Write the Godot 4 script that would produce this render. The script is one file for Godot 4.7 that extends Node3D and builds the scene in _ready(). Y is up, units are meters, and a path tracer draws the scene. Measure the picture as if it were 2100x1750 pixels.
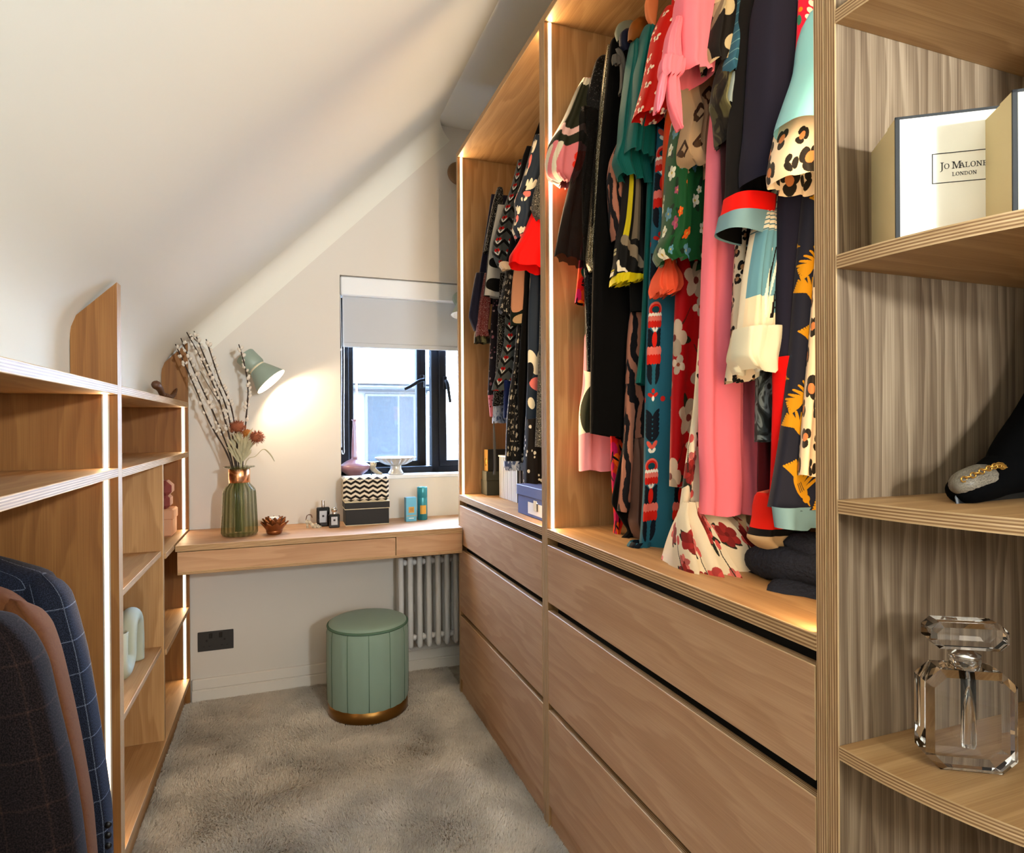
extends Node3D
# A dressing room under a sloping roof: wardrobes along one side, open shelving along the other, a dressing table under the window.

var M := {}
var taken := {}
var rng := RandomNumberGenerator.new()


func _ready() -> void:
	rng.seed = 4711
	# ---- camera, sky, exposure
	var cam := Camera3D.new()
	cam.name = "camera"
	cam.position = Vector3(0, 1.235, 3.1)
	cam.basis = Basis.from_euler(Vector3(deg_to_rad(-0.138), deg_to_rad(-20.117), deg_to_rad(-0.369)))
	cam.fov = 69.12
	cam.near = 0.03
	cam.far = 200.0
	cam.current = true
	add_child(cam)
	var env := Environment.new()
	env.background_mode = Environment.BG_SKY
	var sm := ProceduralSkyMaterial.new()
	sm.sky_top_color = Color(0.62, 0.76, 0.95)
	sm.sky_horizon_color = Color(0.82, 0.91, 1.0)
	sm.ground_bottom_color = Color(0.6, 0.6, 0.6)
	sm.ground_horizon_color = Color(0.8, 0.82, 0.85)
	sm.sky_energy_multiplier = 7.2
	sm.ground_energy_multiplier = 2.0
	sm.sun_angle_max = 1.0
	var sky := Sky.new()
	sky.sky_material = sm
	env.sky = sky
	env.tonemap_mode = Environment.TONE_MAPPER_LINEAR
	env.tonemap_exposure = 1.16
	env.sdfgi_enabled = true
	env.ssao_enabled = true
	env.ssil_enabled = true
	var we := WorldEnvironment.new()
	we.name = "world_environment"
	we.environment = env
	add_child(we)
	make_materials()
	make_prints()
	room()
	outside()
	lamps_behind()
	wide_furniture()
	shelving()
	desk_and_stool()
	desk_things()
	shelf_things()
	garments()


# ------------------------------------------------------------------ naming
func numbered(called: String) -> String:
	if not taken.has(called):
		taken[called] = 0
		return called
	taken[called] += 1
	return "%s_%03d" % [called, taken[called]]


func tag(o: Node3D, label: String, category: String, group := "", kind := "") -> void:
	if label: o.set_meta("label", label)
	if category: o.set_meta("category", category)
	if group: o.set_meta("group", group)
	if kind: o.set_meta("kind", kind)


func thing(called: String, label: String, category: String, group := "", at := Vector3.ZERO, turn := 0.0) -> Node3D:
	var o := Node3D.new()
	o.name = numbered(called)
	add_child(o, true)
	o.position = at
	o.rotation.y = turn
	tag(o, label, category, group)
	return o


func put(mesh: Mesh, called: String, mat: Material, parent: Node = null) -> MeshInstance3D:
	var o := MeshInstance3D.new()
	o.mesh = mesh
	if mat: o.material_override = mat
	if parent == null or parent == self:
		o.name = numbered(called)
		add_child(o, true)
	else:
		o.name = called
		parent.add_child(o, true)
	return o


func build(st: SurfaceTool, called: String, mat: Material, parent: Node = null) -> MeshInstance3D:
	st.generate_normals()
	return put(st.commit(), called, mat, parent)


func structure(o: Node3D, label: String, category := "") -> void:
	o.set_meta("kind", "structure")
	o.set_meta("label", label)
	o.set_meta("category", category)


# ------------------------------------------------------------------ shapes
func mb() -> SurfaceTool:
	var st := SurfaceTool.new()
	st.begin(Mesh.PRIMITIVE_TRIANGLES)
	return st


func face(st: SurfaceTool, p: Array, uv: Array, out: Vector3) -> void:
	# a flat polygon (3 or 4 corners) turned so that its front looks along out
	var n: Vector3 = (p[1] - p[0]).cross(p[2] - p[0])
	var order := range(p.size())
	if n.dot(out) > 0: order.reverse()
	for k in range(1, p.size() - 1):
		for q in [0, k, k + 1]:
			var v: int = order[q]
			st.set_uv(uv[v])
			st.set_uv2(uv[v])
			st.add_vertex(p[v])


func plane_uv(p: Vector3, axis: int, grain: int, o: Vector2) -> Vector2:
	# u runs along the grain, v across it, both in metres
	var rest := [0, 1, 2]
	rest.erase(axis)
	if grain == axis: grain = rest[0]
	rest.erase(grain)
	return Vector2(p[grain], p[rest[0]]) + o


func cbox(st: SurfaceTool, lo: Vector3, hi: Vector3, b := 0.0015, grain := 0, edge: SurfaceTool = null, thin := -1, only_faces := false) -> void:
	# a box with chamfered edges; with an edge tool, all but the broad faces go there
	var c := (lo + hi) * 0.5
	var h := (hi - lo) * 0.5
	b = minf(b, minf(h.x, minf(h.y, h.z)) * 0.6)
	var o := Vector2(rng.randf(), rng.randf()) * 0.35
	st.set_smooth_group(-1)
	if edge: edge.set_smooth_group(-1)
	var at := func(s: Vector3, a: int) -> Vector3:
		var q := Vector3(h.x - b, h.y - b, h.z - b)
		q[a] = h[a]
		return c + q * s
	for a in 3:
		var i := (a + 1) % 3
		var j := (a + 2) % 3
		for s in [-1.0, 1.0]:
			var pts := []
			for k in [[-1, -1], [1, -1], [1, 1], [-1, 1]]:
				var d := Vector3.ZERO
				d[a] = s
				d[i] = k[0]
				d[j] = k[1]
				pts.append(at.call(d, a))
			var n := Vector3.ZERO
			n[a] = s
			var tool := st if edge == null or a == thin else edge
			face(tool, pts, pts.map(func(p): return plane_uv(p - lo, a, grain, o) if tool == st else ply_uv(p, a, thin, lo, hi)), n)
			# the chamfer between this face and the face of axis i
			for s2 in [-1.0, 1.0]:
				var e := []
				for k in [[-1.0, a], [1.0, a], [1.0, i], [-1.0, i]]:
					var d := Vector3.ZERO
					d[a] = s
					d[i] = s2
					d[j] = k[0]
					e.append(at.call(d, k[1]))
				n = Vector3.ZERO
				n[a] = s
				n[i] = s2
				tool = st if edge == null else edge
				face(tool, e, e.map(func(p): return plane_uv(p - lo, a, grain, o) if tool == st else ply_uv(p, a, thin, lo, hi)), n)
	var tool2 := st if edge == null else edge
	for sx in [-1.0, 1.0]:
		for sy in [-1.0, 1.0]:
			for sz in [-1.0, 1.0]:
				var s := Vector3(sx, sy, sz)
				var t := [at.call(s, 0), at.call(s, 1), at.call(s, 2)]
				face(tool2, t, t.map(func(p): return plane_uv(p - lo, 1, grain, o) if edge == null else ply_uv(p, 1, thin, lo, hi)), s)


func ply_uv(p: Vector3, a: int, thin: int, lo: Vector3, hi: Vector3) -> Vector2:
	var v := (p[thin] - lo[thin]) / (hi[thin] - lo[thin])
	var other := 3 - thin - a if a != thin else (thin + 1) % 3
	return Vector2(p[other] if other != thin else p[(thin + 1) % 3], v)


func board(called: String, lo: Vector3, hi: Vector3, grain: int, parent: Node, veneer: Material = null, edging: Material = null, b := 0.0012) -> MeshInstance3D:
	# a plywood board: veneer on its broad faces, its layers showing on the edges
	var e := hi - lo
	var thin := 0 if e.x <= e.y and e.x <= e.z else (1 if e.y <= e.z else 2)
	var f := mb()
	var g := mb()
	cbox(f, lo, hi, b, grain, g, thin)
	f.generate_normals()
	g.generate_normals()
	var m := f.commit()
	g.commit(m)
	m.surface_set_material(0, veneer if veneer else M.oak)
	m.surface_set_material(1, edging if edging else M.ply)
	var o := MeshInstance3D.new()
	o.mesh = m
	if parent == null or parent == self:
		o.name = numbered(called)
		add_child(o, true)
	else:
		o.name = called
		parent.add_child(o, true)
	return o


func boxed(called: String, lo: Vector3, hi: Vector3, mat: Material, parent: Node = null, b := 0.002, grain := 0) -> MeshInstance3D:
	var st := mb()
	cbox(st, lo, hi, b, grain)
	return build(st, called, mat, parent)


func lathe(profile: Array, seg := 40, ribs := 0, depth := 0.0, flip := false, rib_from := -9.0, rib_to := 9.0, turn_bumps := 0.0) -> SurfaceTool:
	# profile: Vector2(radius, height), from below to above
	var st := mb()
	st.set_smooth_group(0)
	for k in profile.size() - 1:
		for s in seg:
			var c := []
			var u := []
			for q in [[k, s], [k + 1, s], [k + 1, s + 1], [k, s + 1]]:
				var p: Vector2 = profile[q[0]]
				var a: float = TAU * q[1] / seg
				var r := p.x
				if ribs and p.y >= rib_from and p.y <= rib_to: r += depth * (absf(cos(a * ribs * 0.5)) - 0.5)
				c.append(Vector3(cos(a) * r, p.y, sin(a) * r))
				u.append(Vector2(float(q[1]) / seg, float(q[0]) / (profile.size() - 1)))
			for t in ([[0, 1, 2], [0, 2, 3]] if not flip else [[0, 2, 1], [0, 3, 2]]):
				if c[t[0]].is_equal_approx(c[t[1]]) or c[t[1]].is_equal_approx(c[t[2]]) or c[t[0]].is_equal_approx(c[t[2]]): continue
				for v in t:
					st.set_uv(u[v])
					st.add_vertex(c[v])
	return st


func sweep(st: SurfaceTool, path: Array, radii: Array, seg := 10, flat := 1.0, caps := true) -> void:
	# a round bar along points; radii as many as points (or one)
	st.set_smooth_group(0)
	var rings := []
	var up := Vector3(0.13, 0.2, 0.97).normalized()
	var run := 0.0
	for k in path.size():
		var d: Vector3 = (path[mini(k + 1, path.size() - 1)] - path[maxi(k - 1, 0)]).normalized()
		var side := d.cross(up)
		if side.length() < 0.05: side = d.cross(Vector3.RIGHT)
		side = side.normalized()
		up = side.cross(d).normalized()
		var r: float = radii[mini(k, radii.size() - 1)]
		var ring := []
		for s in seg + 1:
			var a := TAU * s / seg
			ring.append(path[k] + side * cos(a) * r + up * sin(a) * r * flat)
		rings.append([ring, run])
		if k + 1 < path.size(): run += path[k].distance_to(path[k + 1])
	for k in path.size() - 1:
		for s in seg:
			var c := [rings[k][0][s], rings[k + 1][0][s], rings[k + 1][0][s + 1], rings[k][0][s + 1]]
			var u := [Vector2(float(s) / seg, rings[k][1]), Vector2(float(s) / seg, rings[k + 1][1]), Vector2(float(s + 1) / seg, rings[k + 1][1]), Vector2(float(s + 1) / seg, rings[k][1])]
			for t in [[0, 2, 1], [0, 3, 2]]:
				for v in t:
					st.set_uv(u[v])
					st.add_vertex(c[v])
	if caps:
		for e in [0, path.size() - 1]:
			for s in seg:
				var tri := [path[e], rings[e][0][s], rings[e][0][s + 1]]
				if e == 0: tri.reverse()
				for v in tri:
					st.set_uv(Vector2.ZERO)
					st.add_vertex(v)


func ball(r: float, half: float, seg := 14, axis := 2) -> SurfaceTool:
	# a flattened ball: radius r, half thickness along its axis
	var st := mb()
	blob(st, Vector3.ZERO, Vector3(half if axis == 0 else r, half if axis == 1 else r, half if axis == 2 else r), seg)
	return st


func blob(st: SurfaceTool, c: Vector3, r: Vector3, seg := 12, turn := Basis.IDENTITY) -> void:
	st.set_smooth_group(0)
	var rows := seg / 2
	var at := func(i: int, j: int) -> Vector3:
		var a := PI * i / rows
		var b := TAU * j / seg
		return c + turn * (Vector3(sin(a) * cos(b), cos(a), sin(a) * sin(b)) * r)
	for i in rows:
		for j in seg:
			var q := [at.call(i, j), at.call(i + 1, j), at.call(i + 1, j + 1), at.call(i, j + 1)]
			for t in [[0, 2, 1], [0, 3, 2]]:
				if q[t[0]].is_equal_approx(q[t[1]]) or q[t[1]].is_equal_approx(q[t[2]]) or q[t[0]].is_equal_approx(q[t[2]]): continue
				for v in t:
					st.set_uv(Vector2(float(j) / seg, float(i) / rows))
					st.add_vertex(q[v])


func prism(st: SurfaceTool, outline: PackedVector2Array, y0: float, y1: float, edge: SurfaceTool = null, grain := 0) -> void:
	# an outline in x and z, upright between two heights
	st.set_smooth_group(-1)
	var tri := Geometry2D.triangulate_polygon(outline)
	var org := Vector3(1e9, 0, 1e9)
	for v in outline: org = Vector3(minf(org.x, v.x), 0, minf(org.z, v.y))
	for y in [y0, y1]:
		for k in range(0, tri.size(), 3):
			var p := []
			for q in 3:
				var v := outline[tri[k + q]]
				p.append(Vector3(v.x, y, v.y))
			face(st, p, p.map(func(v): return plane_uv(v - org, 1, grain, Vector2(0.2, 0.15))), Vector3(0, -1 if y == y0 else 1, 0))
	var tool := edge if edge else st
	tool.set_smooth_group(-1)
	var cw := Geometry2D.is_polygon_clockwise(outline)
	var run := 0.0
	for k in outline.size():
		var a := outline[k]
		var b := outline[(k + 1) % outline.size()]
		var n := Vector2(b.y - a.y, a.x - b.x) * (-1.0 if cw else 1.0)
		var len := a.distance_to(b)
		var p := [Vector3(a.x, y0, a.y), Vector3(b.x, y0, b.y), Vector3(b.x, y1, b.y), Vector3(a.x, y1, a.y)]
		face(tool, p, [Vector2(run, 0), Vector2(run + len, 0), Vector2(run + len, 1), Vector2(run, 1)], Vector3(n.x, 0, n.y))
		run += len


func turned(o: Node3D, at: Vector3, turn := 0.0) -> Node3D:
	o.position = at
	o.rotation.y = turn
	return o


func text(words: String, size: float, at: Vector3, turn: float, mat: Material, parent: Node, called := "lettering", serif := true) -> void:
	var t := TextMesh.new()
	var f := SystemFont.new()
	f.font_names = PackedStringArray(["Droid Serif" if serif else "Droid Sans"])
	t.font = f
	t.text = words
	t.font_size = 64
	t.pixel_size = size / 46.0
	t.depth = 0.0006
	t.curve_step = 1.0
	var o := put(t, called, mat, parent)
	o.position = at
	o.rotation.y = turn


func tube(g: Node3D, called: String, z: float, lv: Array, mat: Material, fold: float, amp: float, tilt: float, norm: int, top: int) -> void:
	# a hanging piece of clothing; every level is [height, front edge, back edge, half thickness]
	var st := mb()
	st.set_smooth_group(0)
	var n := lv.size()
	var rows := maxi(14, 5 * (n - 1))
	var seg := 40
	var phase := rng.randf() * TAU
	var drift := rng.randf_range(-1.6, 1.6)
	var grid := []
	var run := 0.0
	var before := 0.0
	var wide := 0.0
	for l in lv: wide = maxf(wide, l[2] - l[1])
	for r in rows + 1:
		var t := float(r) / rows
		var f := t * (n - 1)
		var i := mini(int(f), n - 2)
		var w := f - i
		var v := []
		for k in 4:
			var p0: float = lv[maxi(i - 1, 0)][k]
			var p1: float = lv[i][k]
			var p2: float = lv[i + 1][k]
			var p3: float = lv[mini(i + 2, n - 1)][k]
			v.append(lerpf(cubic_interpolate(p1, p2, p0, p3, w), lerpf(p1, p2, w), 0.35))
		if r: run += before - v[0]
		before = v[0]
		var hw := maxf((v[2] - v[1]) * 0.5, 0.002)
		var xc: float = (v[1] + v[2]) * 0.5
		var ht: float = v[3]
		if top and t < 0.12: ht *= 0.35 + 0.65 * sqrt(t / 0.12)
		var a := amp * 1.45 * (0.3 + 0.7 * t)
		var ring := []
		for s in seg + 1:
			var th := TAU * s / seg
			var cu := -cos(th)
			var sn := sin(th)
			var u := signf(cu) * pow(absf(cu), 0.8)
			var zz := signf(sn) * pow(absf(sn), 0.62)
			var wave := a * sin(fold * PI * u + phase + drift * t) + a * 0.55 * sin(fold * 2.3 * PI * u + phase * 1.7 - drift * 2.0 * t)
			var edge := 1.0 - 0.35 * pow(absf(u), 4.0)
			var p := Vector3(xc + hw * u, v[0] + tilt * (u + 1.0) * 0.5 * pow(t, 5.0) + a * 0.25 * sin(fold * PI * u + phase) * t, z + ht * zz + wave * edge)
			var uv := Vector2(0.0, run)
			if norm: uv = Vector2(float(s) / seg, t)
			ring.append([p, uv])
		grid.append(ring)
	if not norm:
		# lengths round the widest row, measured both ways from the front edge so that prints run on there
		var ref := 0
		for r in rows + 1:
			if grid[r][0][0].distance_to(grid[r][seg / 2][0]) > grid[ref][0][0].distance_to(grid[ref][seg / 2][0]): ref = r
		var arc := [0.0]
		for s in seg: arc.append(arc[s] + grid[ref][s][0].distance_to(grid[ref][s + 1][0]))
		for r in rows + 1:
			for s in seg + 1: grid[r][s][1].x = arc[s] if s <= seg / 2 else arc[s] - arc[seg]
	for r in rows:
		for s in seg:
			var q := [grid[r][s], grid[r + 1][s], grid[r + 1][s + 1], grid[r][s + 1]]
			for k in [0, 1, 2, 0, 2, 3]:
				var uv: Vector2 = q[k][1]
				if not norm and s == seg / 2 and k < 2: uv.x = q[2][1].x - 0.01
				st.set_uv(uv)
				st.set_uv2(uv)
				st.add_vertex(q[k][0])
	if top:
		var c := Vector3.ZERO
		for s in seg: c += grid[0][s][0] / seg
		c.y += 0.006
		for s in seg:
			for e in [[grid[0][s + 1][0], grid[0][s + 1][1]], [c, grid[0][s][1]], [grid[0][s][0], grid[0][s][1]]]:
				st.set_uv(e[1])
				st.set_uv2(e[1])
				st.add_vertex(e[0])
	build(st, called, mat, g)


# ------------------------------------------------------------------ materials
func mat(c: Color, rough := 0.7, metal := 0.0, spec := 0.5) -> StandardMaterial3D:
	var m := StandardMaterial3D.new()
	m.albedo_color = c
	m.roughness = rough
	m.metallic = metal
	m.metallic_specular = spec
	return m


func glow(c: Color, energy: float) -> StandardMaterial3D:
	var m := mat(Color(0.9, 0.9, 0.9), 0.6)
	m.emission_enabled = true
	m.emission = c
	m.emission_energy_multiplier = energy
	return m


func glass(c: Color, ior_scale := 0.05, rough := 0.0) -> StandardMaterial3D:
	var m := mat(Color(c.r, c.g, c.b, 0.0), rough)
	m.refraction_enabled = true
	m.refraction_scale = ior_scale
	m.transparency = BaseMaterial3D.TRANSPARENCY_ALPHA
	return m


func noise(freq: float, oct := 4, sd := 1) -> FastNoiseLite:
	var n := FastNoiseLite.new()
	n.seed = sd
	n.frequency = freq
	n.fractal_octaves = oct
	return n


func noise_tex(size: int, freq: float, oct: int, sd: int, ramp: Gradient = null) -> NoiseTexture2D:
	var t := NoiseTexture2D.new()
	t.width = size
	t.height = size
	t.seamless = true
	t.noise = noise(freq, oct, sd)
	if ramp: t.color_ramp = ramp
	return t


func ramp(cols: Array) -> Gradient:
	var g := Gradient.new()
	g.offsets = PackedFloat32Array(range(cols.size()).map(func(k): return float(k) / (cols.size() - 1)))
	g.colors = PackedColorArray(cols)
	return g


func wood(light: Color, dark: Color, bands: float, contrast: float, sd: int, wavy: float) -> ImageTexture:
	# veneer: u along the grain, 1024 wide and high
	var n1 := noise(1.0, 3, sd)
	var n2 := noise(1.0, 2, sd + 7)
	var n3 := noise(1.0, 2, sd + 13)
	var data := PackedByteArray()
	var size := 1024
	data.resize(size * size * 3)
	var k := 0
	for y in size:
		var fy := float(y) / size
		for x in size:
			var fx := float(x) / size
			var warp := n1.get_noise_2d(fx * 3.4, fy * 7.0) * wavy + n2.get_noise_2d(fx * 9.0, fy * 34.0) * wavy * 0.16
			var ring := (fy + warp) * bands
			ring = ring - floorf(ring)
			var line := smoothstep(0.0, 0.75, ring) * (1.0 - smoothstep(0.86, 1.0, ring))
			var fibre := n3.get_noise_2d(fx * 9.0, fy * 420.0) * 0.5 + 0.5
			var broad := n2.get_noise_2d(fx * 0.9 + 40.0, fy * 9.0) * 0.5 + 0.5
			var v := clampf(contrast * (line * 0.42 + fibre * 0.72 - 0.26) + broad * 0.42 * contrast, 0.0, 1.0)
			data[k] = int(255.0 * lerpf(light.r, dark.r, v))
			data[k + 1] = int(255.0 * lerpf(light.g, dark.g, v))
			data[k + 2] = int(255.0 * lerpf(light.b, dark.b, v))
			k += 3
	return ImageTexture.create_from_image(Image.create_from_data(size, size, false, Image.FORMAT_RGB8, data))


func wood_mat(t: Texture2D, along: float, across: float, rough: float, tint := Color.WHITE) -> StandardMaterial3D:
	var m := mat(tint, rough, 0.0, 0.4)
	m.albedo_texture = t
	m.uv1_scale = Vector3(1.0 / along, 1.0 / across, 1)
	return m


func ply_tex() -> ImageTexture:
	# the layers of birch plywood across the edge of a board
	var im := Image.create(256, 64, false, Image.FORMAT_RGB8)
	var n := noise(0.03, 3, 5)
	for y in 64:
		var layer := int(y / 64.0 * 9.0)
		for x in 256:
			var v := n.get_noise_2d(x * 0.5 + layer * 90.0, y * 3.0) * 0.10
			var c := Color(0.76, 0.63, 0.46) if layer % 2 == 0 else Color(0.54, 0.40, 0.265)
			im.set_pixel(x, y, Color(c.r + v, c.g + v, c.b + v))
	return ImageTexture.create_from_image(im)


func make_materials() -> void:
	var oak := wood(Color(0.735, 0.585, 0.40), Color(0.535, 0.375, 0.215), 15.0, 0.72, 21, 0.085)
	M.oak = wood_mat(oak, 2.9, 1.05, 0.5)
	M.oak_shaded = wood_mat(oak, 2.9, 1.05, 0.5, Color(0.82, 0.72, 0.57))  # same oak tinted down, shade painted into the shelving side panels
	var oak_front := wood(Color(0.775, 0.62, 0.475), Color(0.63, 0.46, 0.325), 13.0, 0.72, 63, 0.085)
	M.oak_front = wood_mat(oak_front, 2.2, 0.85, 0.48)
	var walnut := wood(Color(0.70, 0.615, 0.50), Color(0.33, 0.25, 0.17), 34.0, 0.86, 77, 0.032)
	M.side_oak = wood_mat(walnut, 2.9, 1.0, 0.55, Color(0.90, 0.89, 0.89))
	var ply := ply_tex()
	M.ply = wood_mat(ply, 0.5, 1.0, 0.5)
	M.ply.texture_repeat = true
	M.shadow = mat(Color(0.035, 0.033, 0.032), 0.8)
	M.wall = mat(Color(0.83, 0.81, 0.775), 0.9, 0.0, 0.2)
	M.wall.normal_enabled = true
	var plaster := noise_tex(512, 0.012, 5, 3)
	plaster.as_normal_map = true
	plaster.bump_strength = 1.2
	M.wall.normal_texture = plaster
	M.wall.normal_scale = 0.12
	M.wall.uv1_triplanar = true
	M.wall.uv1_world_triplanar = true
	M.wall.uv1_scale = Vector3(0.8, 0.8, 0.8)
	M.ceiling = M.wall.duplicate()
	M.ceiling.albedo_color = Color(0.87, 0.865, 0.825)
	M.trim = mat(Color(0.86, 0.84, 0.80), 0.5)
	M.carpet = mat(Color(0.76, 0.725, 0.66), 1.0, 0.0, 0.1)
	M.carpet.albedo_texture = noise_tex(512, 0.02, 5, 9, ramp([Color(0.74, 0.72, 0.7), Color(1, 1, 1)]))
	M.carpet.uv1_triplanar = true
	M.carpet.uv1_world_triplanar = true
	M.carpet.uv1_scale = Vector3(0.9, 0.9, 0.9)
	M.pile = mat(Color.WHITE, 1.0, 0.0, 0.1)
	M.pile.vertex_color_use_as_albedo = true
	M.strip = glow(Color(1.0, 0.86, 0.68), 3.4)
	M.alu = mat(Color(0.75, 0.73, 0.70), 0.4, 0.6)
	M.white_paint = mat(Color(0.86, 0.875, 0.89), 0.4)
	M.radiator = mat(Color(0.86, 0.86, 0.85), 0.3)
	M.frame = mat(Color(0.035, 0.045, 0.07), 0.6, 0.0, 0.3)
	M.pane = mat(Color(1, 1, 1, 0.06), 0.02)
	M.pane.transparency = BaseMaterial3D.TRANSPARENCY_ALPHA
	M.blind = mat(Color(0.73, 0.745, 0.765), 0.9, 0.0, 0.2)
	M.blind.backlight_enabled = true
	M.blind.backlight = Color(0.10, 0.10, 0.10)
	M.chain = mat(Color(0.82, 0.84, 0.87), 0.3, 0.4)
	M.gutter = mat(Color(0.07, 0.075, 0.08), 0.6)
	M.render_wall = mat(Color(0.30, 0.30, 0.30), 0.9)
	M.slate = mat(Color(0.085, 0.087, 0.09), 0.8)
	M.far_glass = mat(Color(0.085, 0.105, 0.115), 0.5, 0.0, 0.1)
	M.ground = mat(Color(0.3, 0.3, 0.29), 0.9)
	M.sage = mat(Color(0.55, 0.615, 0.56), 0.42)
	M.lamp_inner = mat(Color(0.95, 0.93, 0.88), 0.5)
	M.bulb = glow(Color(1.0, 0.86, 0.68), 5.0)
	M.globe = glow(Color(1.0, 0.94, 0.86), 6.0)
	M.globe_cool = glow(Color(0.93, 0.97, 1.0), 6.0)
	M.black_metal = mat(Color(0.06, 0.06, 0.06), 0.45)
	M.charcoal = mat(Color(0.16, 0.155, 0.15), 0.55)
	M.velvet_dark = mat(Color(0.30, 0.42, 0.34), 0.8)
	M.velvet = mat(Color(0.52, 0.61, 0.55), 0.75, 0.0, 0.25)
	M.velvet.rim_enabled = true
	M.velvet.rim = 0.5
	M.velvet.rim_tint = 0.4
	M.brass = mat(Color(0.56, 0.40, 0.19), 0.32, 0.85)
	M.copper = mat(Color(0.96, 0.73, 0.57), 0.24, 1.0)
	M.copper_leaf = mat(Color(0.56, 0.33, 0.17), 0.3, 0.7)
	var gi := Image.create(256, 8, false, Image.FORMAT_RGBA8)
	for x in 256:
		var v := 0.5 + 0.5 * sin(x * TAU / 256.0 * 21.0)
		var k := 0.5 + 0.5 * sin(x * TAU / 256.0 * 8.0 + 1.0) * sin(x * TAU / 256.0 * 3.0)
		for y in 8: gi.set_pixel(x, y, Color(0.40 - 0.14 * v, 0.43 - 0.14 * v, 0.20 - 0.08 * v, 0.32 + 0.30 * v + 0.18 * k))
	M.green_glass = mat(Color.WHITE, 0.06)
	M.green_glass.albedo_texture = ImageTexture.create_from_image(gi)
	M.green_glass.transparency = BaseMaterial3D.TRANSPARENCY_ALPHA
	M.crystal = glass(Color(0.985, 0.985, 0.98))
	M.twig = mat(Color(0.20, 0.145, 0.11), 0.85)
	M.catkin = mat(Color(0.84, 0.80, 0.74), 0.95)
	M.thistle = mat(Color(0.58, 0.32, 0.20), 0.95)
	M.thistle_gold = mat(Color(0.68, 0.43, 0.16), 0.9)
	M.dry_leaf = mat(Color(0.70, 0.67, 0.54), 0.8)
	M.dry_leaf.backlight_enabled = true
	M.dry_leaf.backlight = Color(0.3, 0.3, 0.25)
	M.white_china = mat(Color(0.90, 0.90, 0.88), 0.18)
	M.pearl = mat(Color(0.74, 0.725, 0.69), 0.22, 0.25)
	M.mauve = mat(Color(0.55, 0.40, 0.435), 0.22)
	M.mauve.clearcoat_enabled = true
	M.mauve.clearcoat = 0.5
	M.mauve_neck = mat(Color(0.62, 0.44, 0.45, 0.62), 0.3)
	M.mauve_neck.transparency = BaseMaterial3D.TRANSPARENCY_ALPHA
	M.black_glass = mat(Color(0.035, 0.025, 0.025), 0.12)
	M.silver = mat(Color(0.82, 0.80, 0.77), 0.2, 1.0)
	M.silver_label = mat(Color(0.66, 0.66, 0.67), 0.4, 0.3)
	M.black_plastic = mat(Color(0.03, 0.03, 0.03), 0.4)
	M.box_black = mat(Color(0.085, 0.083, 0.083), 0.7)
	M.cream_trim = mat(Color(0.86, 0.82, 0.70), 0.7)
	M.sky_blue = mat(Color(0.36, 0.66, 0.78), 0.4)
	M.teal_can = mat(Color(0.16, 0.50, 0.56), 0.25, 0.3)
	M.gold = mat(Color(0.80, 0.61, 0.28), 0.3, 0.8)
	M.gold_foil = mat(Color(0.72, 0.55, 0.27), 0.4, 0.5)
	M.white_card = mat(Color(0.92, 0.885, 0.81), 0.75, 0.0, 0.3)
	M.cream_card = mat(Color(0.83, 0.745, 0.56), 0.75, 0.0, 0.3)
	M.olive_box = mat(Color(0.24, 0.245, 0.19), 0.6)
	M.dark_box = mat(Color(0.10, 0.10, 0.085), 0.6)
	M.shoe_box = mat(Color(0.30, 0.35, 0.55), 0.6)
	M.paper = mat(Color(0.93, 0.92, 0.90), 0.8)
	M.ink = mat(Color(0.12, 0.10, 0.08), 0.7)
	M.rose_box = mat(Color(0.50, 0.22, 0.20), 0.7)
	M.peach_box = mat(Color(0.82, 0.60, 0.45), 0.7)
	M.stone = mat(Color(0.66, 0.68, 0.60), 0.75, 0.0, 0.3)
	M.suede_black = mat(Color(0.022, 0.021, 0.022), 0.95, 0.0, 0.15)
	M.rattan = mat(Color(0.45, 0.33, 0.20), 0.8)
	M.walnut_solid = mat(Color(0.33, 0.20, 0.10), 0.5)
	M.knit_navy = cloth(Color(0.13, 0.145, 0.19), 1.0, 0.1)
	M.knit_navy.heightmap_enabled = true
	M.knit_navy.heightmap_texture = noise_tex(256, 0.06, 3, 14)
	M.knit_navy.heightmap_scale = 0.5
	M.knit_navy.uv1_triplanar = true
	M.knit_navy.uv1_scale = Vector3(6, 6, 6)


func cloth(c: Color, rough := 0.9, sheen := 0.15) -> StandardMaterial3D:
	var m := mat(c, rough, 0.0, 0.25)
	if sheen > 0:
		m.rim_enabled = true
		m.rim = sheen
		m.rim_tint = 0.6
	return m


func print_mat(im: Image, w: float, h: float, rough := 0.85, sheen := 0.1) -> StandardMaterial3D:
	var m := cloth(Color.WHITE, rough, sheen)
	m.albedo_texture = ImageTexture.create_from_image(im)
	m.uv1_scale = Vector3(1.0 / w, 1.0 / h, 1)
	return m


# ------------------------------------------------------------------ cloth prints
func img(w: int, h: int, c: Color) -> Image:
	var im := Image.create(w, h, false, Image.FORMAT_RGB8)
	im.fill(c)
	return im


func dot(im: Image, cx: float, cy: float, rx: float, ry: float, ang: float, c: Color) -> void:
	# an ellipse in pixels; what leaves the tile comes in on the other side
	var w := im.get_width()
	var h := im.get_height()
	var ca := cos(ang)
	var sa := sin(ang)
	var r := maxf(rx, ry)
	for y in range(int(cy - r), int(cy + r) + 2):
		for x in range(int(cx - r), int(cx + r) + 2):
			var dx := x - cx
			var dy := y - cy
			var a := (dx * ca + dy * sa) / rx
			var b := (-dx * sa + dy * ca) / ry
			if a * a + b * b <= 1.0: im.set_pixel(posmod(x, w), posmod(y, h), c)


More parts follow.
